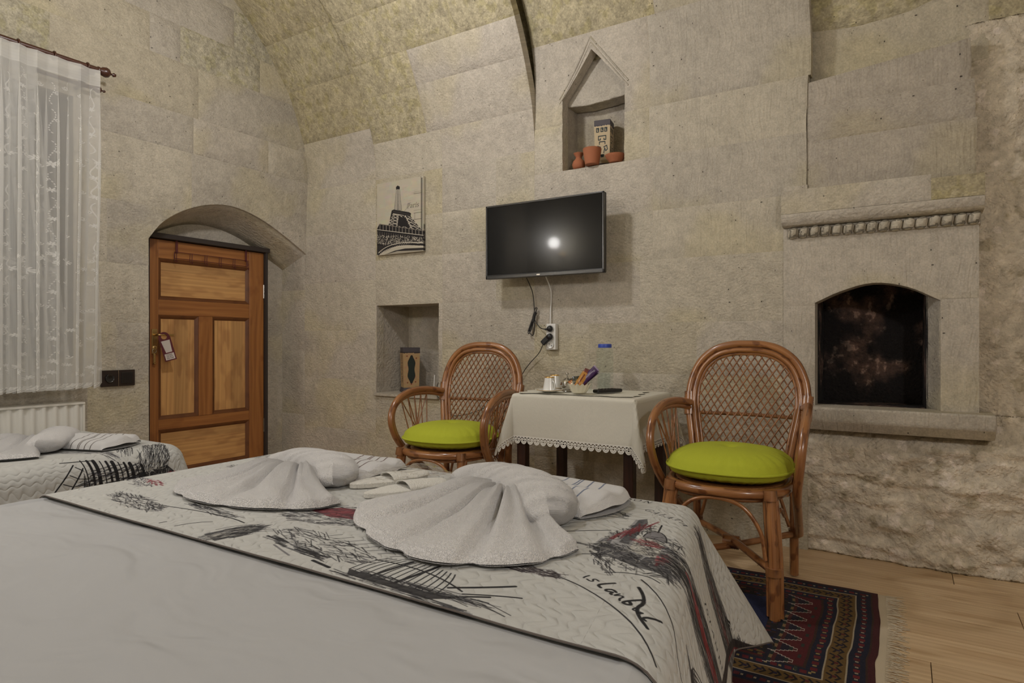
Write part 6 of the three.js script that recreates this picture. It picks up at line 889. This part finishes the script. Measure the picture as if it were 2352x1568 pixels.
{
  const y = 1.950, G = 'terracotta pots in the upper niche';
  single('terracotta_jug', lathe([[0, 0], [0.024, 0], [0.034, 0.012], [0.038, 0.028], [0.032, 0.048], [0.018, 0.062], [0.017, 0.072], [0.027, 0.088], [0.030, 0.094], [0.0275, 0.094], [0.014, 0.072], [0, 0.07]], 36, -1.583, y, -0.045), M.terracotta, 'small terracotta jug with a narrow neck at the left of the upper niche', 'jug', G);
  const pot = lathe([[0, 0], [0.036, 0], [0.039, 0.006], [0.050, 0.075], [0.052, 0.088], [0.050, 0.092], [0.046, 0.091], [0.036, 0.012], [0, 0.01]], 36, -1.478, y, 0.002); single('terracotta_pot', pot, M.terracotta, 'straight terracotta pot before the patterned vase in the upper niche', 'pot', G);
  single('terracotta_bowl', lathe([[0, 0], [0.030, 0], [0.034, 0.006], [0.052, 0.030], [0.058, 0.044], [0.055, 0.046], [0.046, 0.030], [0.026, 0.012], [0, 0.010]], 36, -1.352, y, -0.03), M.terracotta, 'shallow terracotta bowl at the right of the upper niche', 'bowl', G);
  const t = thing('corded_stick', 'small white stand with a looped black cord on the niche shelf edge', 'stand', [-2.625, 0.618, -0.03]);  // unidentified white stick on a foot, with a looped black cord
  part('stand', [rod([[-0.005, 0.004, 0.0], [-0.02, 0.13, -0.03]], 0.004), box(0.075, 0.008, 0.05, 0.03, 0.004, 0, 0.003)], M.white, t); part('cord', [rod([[-0.005, 0.012, 0.0], [0.02, 0.03, 0.012], [0.05, 0.02, 0.0], [0.03, 0.012, -0.015], [0.0, 0.02, -0.01], [0.03, 0.034, 0.006], [0.06, 0.03, 0.004]], 0.004), rod([[0.02, 0.02, 0], [0.028, 0.07, 0.0], [0.05, 0.10, 0.0], [0.046, 0.06, 0.004], [0.035, 0.02, 0.0]], 0.0025)], M.black, t); part('cord_end', lathe([[0, -0.006], [0.009, -0.004], [0.009, 0.004], [0, 0.006]], 14, 0.052, 0.107, 0), M.black, t);
}

// ================================================================ RUG
{
  const w = 0.90, d = 0.94, x1 = -0.085, z0 = 0.425;
  const tex = canvasTex(940, 940, (g, W, H) => {     // canvas x runs left to right, y from the wall towards the room; 1 px = 1 mm
    const r = rng(91), NAVY = '#10162f', RED = '#561018', GOLD = '#6f5628', CREAM = '#a89c80', DK = '#130c12', BRN = '#3a2016';
    g.fillStyle = RED; g.fillRect(0, 0, W, H);
    const frame = (o, t, c) => { g.fillStyle = c; g.fillRect(o, o, W - 2 * o, t); g.fillRect(o, H - o - t, W - 2 * o, t); g.fillRect(o, o, t, H - 2 * o); g.fillRect(W - o - t, o, t, H - 2 * o); };
    const each = (o, step, fn) => { for (let x = o; x < W - o; x += step) { fn(x, o, 0); fn(x, H - o, 1); } for (let y = o; y < H - o; y += step) { fn(o, y, 2); fn(W - o, y, 3); } };
    frame(0, 26, '#471018'); frame(20, 6, BRN); frame(26, 48, NAVY); each(50, 38, (x, y, k) => { g.fillStyle = [RED, '#701820', RED][Math.floor(r() * 3)]; g.fillRect(x - 9, y - 9, 18, 18); g.fillStyle = CREAM; k > 1 ? g.fillRect(x - 5, y + 12, 10, 8) : g.fillRect(x + 12, y - 5, 8, 10); });
    frame(74, 5, '#b3a88c'); frame(79, 56, GOLD); each(107, 44, (x, y) => { g.strokeStyle = DK; g.lineWidth = 7; g.beginPath(); g.moveTo(x - 22, y - 16); g.lineTo(x - 4, y - 4); g.lineTo(x - 12, y + 16); g.moveTo(x + 2, y - 18); g.lineTo(x + 16, y + 2); g.lineTo(x + 4, y + 18); g.stroke(); g.fillStyle = r() < 0.5 ? '#5a1a1a' : '#241c3a'; g.fillRect(x - 6, y - 8, 12, 12); }); frame(135, 5, '#b3a88c');
    frame(140, 44, NAVY); each(162, 42, (x, y, k) => { g.fillStyle = '#651620'; g.fillRect(x - 10, y - 10, 20, 20); g.fillStyle = '#9d8a55'; k > 1 ? g.fillRect(x - 6, y + 14, 12, 9) : g.fillRect(x + 14, y - 6, 9, 12); }); frame(184, 8, BRN);
    // red field with stepped points, then a dark panel and a blue centre
    const step = (x, y, s, dir) => { for (let k = 0; k < 7; k++) { const hh = (7 - k) * s; g.fillStyle = '#c3bcae'; g.fillRect(x + dir * k * 12 - (dir < 0 ? 14 : 0), y - hh - 4, 14, hh * 2 + 8); } for (let k = 0; k < 7; k++) { const hh = (7 - k) * s; g.fillStyle = ['#161028', '#1d2a26', '#4d1a1c', '#161028'][k % 4]; g.fillRect(x + dir * k * 12 - (dir < 0 ? 12 : 0), y - hh, 12, hh * 2); } g.fillStyle = '#8a6f4a'; g.fillRect(x + dir * 20 - 5, y - 12, 10, 24); };
    for (let y = 240; y < H - 200; y += 82) { step(W - 308, y, 6, 1); step(308, y, 6, -1); g.fillStyle = '#27352f'; g.fillRect(W - 216, y + 26, 10, 24); g.fillRect(206, y + 26, 10, 24); }
    g.fillStyle = DK; g.fillRect(308, 200, W - 616, H - 400); for (let i = 0; i < 700; i++) { g.fillStyle = [BRN, '#5a1a1e', '#1a2450', '#6b5428', '#241c20'][Math.floor(r() * 5)]; g.fillRect(308 + r() * (W - 626), 200 + r() * (H - 410), 6 + r() * 12, 5 + r() * 10); }
    g.fillStyle = '#15204a'; g.fillRect(345, 270, W - 690, H - 540); for (let k = 0; k < 1; k++) { const cx = 470; g.fillStyle = RED; blobs(g, [[cx - 58, 470], [cx, 330], [cx + 58, 470], [cx, 610]], '#5c131a'); blobs(g, [[cx - 30, 470], [cx, 400], [cx + 30, 470], [cx, 540]], '#1c1a38'); g.fillStyle = CREAM; g.fillRect(cx - 5, 462, 10, 16); }
    for (let i = 0; i < 26000; i++) { g.fillStyle = `rgba(${r() < 0.5 ? '0,0,0' : '190,150,120'},${0.05 + 0.10 * r()})`; g.fillRect(r() * W, r() * H, 2 + r() * 3, 2); }
  });
  const t = thing('rug', 'patterned red, navy and gold woven rug with fringed ends under the right chair', 'rug', [0, 0, 0]);
  const knots = dataTex(256, 256, (u, v) => 0.5 + 0.3 * Math.sin(u * Math.PI * 2 * 64) * Math.sin(v * Math.PI * 2 * 64) + 0.3 * (fbm(u, v, 60, 60, 2, 401) - 0.5));
  part('pile', surf(90, 50, (a, b) => { const x = lerp(x1 - w, x1, a) + 0.012 * (a > 0.5 ? 1 : 0) * smooth(0, 0.4, b), z = lerp(z0, z0 + d, b) + 0.004 * n2(a * 9, 1, 3), e = smooth(0.98, 1, Math.max(Math.abs(a - 0.5), Math.abs(b - 0.5)) * 2); return V(x + 0.004 * n2(b * 14, a * 3, 7), 0.0068 - 0.003 * e + 0.0006 * n2(a * 20, b * 12, 9), z); }, (a, b) => [a, 1 - b], { thick: 0.006, flip: true }), phy({ map: tex, bumpMap: rep(knots, 12, 7), bumpScale: 0.002, roughness: 1, sheen: 0.2, color: rgb(0.82, 0.78, 0.8) }), t, 'patterned woven pile');
  // fringe of loose warp ends
  const list = [], r = rng(12), warp = std({ color: rgb(0.52, 0.44, 0.32), roughness: 1 });
  part('web', surf(4, 30, (a, b) => V(x1 + lerp(-0.004, 0.030, a) + 0.012 * smooth(0, 0.4, b) + 0.003 * n2(b * 14, 2, 7), 0.003 - 0.001 * a, lerp(z0 + 0.004, z0 + d - 0.004, b)), (a, b) => [a, b * 20], { thick: 0.002, flip: true }), warp, t, 'pale woven end web');
  for (const side of [1, -1]) for (let i = 0; i < 210; i++) { const z = z0 + 0.004 + (d - 0.008) * (i + r() * 0.7) / 210, xx = side > 0 ? x1 + 0.024 + 0.012 * smooth(0, 0.4, (z - z0) / d) : x1 - w, l = 0.03 + 0.035 * r(), q = (r() - 0.5) * 0.02; list.push(rod([[xx, 0.003, z], [xx + side * l * 0.5, 0.0028 + 0.002 * r(), z + q], [xx + side * l, 0.0016, z + q * 2.4]], 0.0011, { rs: 5, n: 5 })); }
  const f = part('fringe', list, warp, t, 'loose cream fringe'); f.userData.kind = 'stuff';
}

renderer.render(scene, camera);
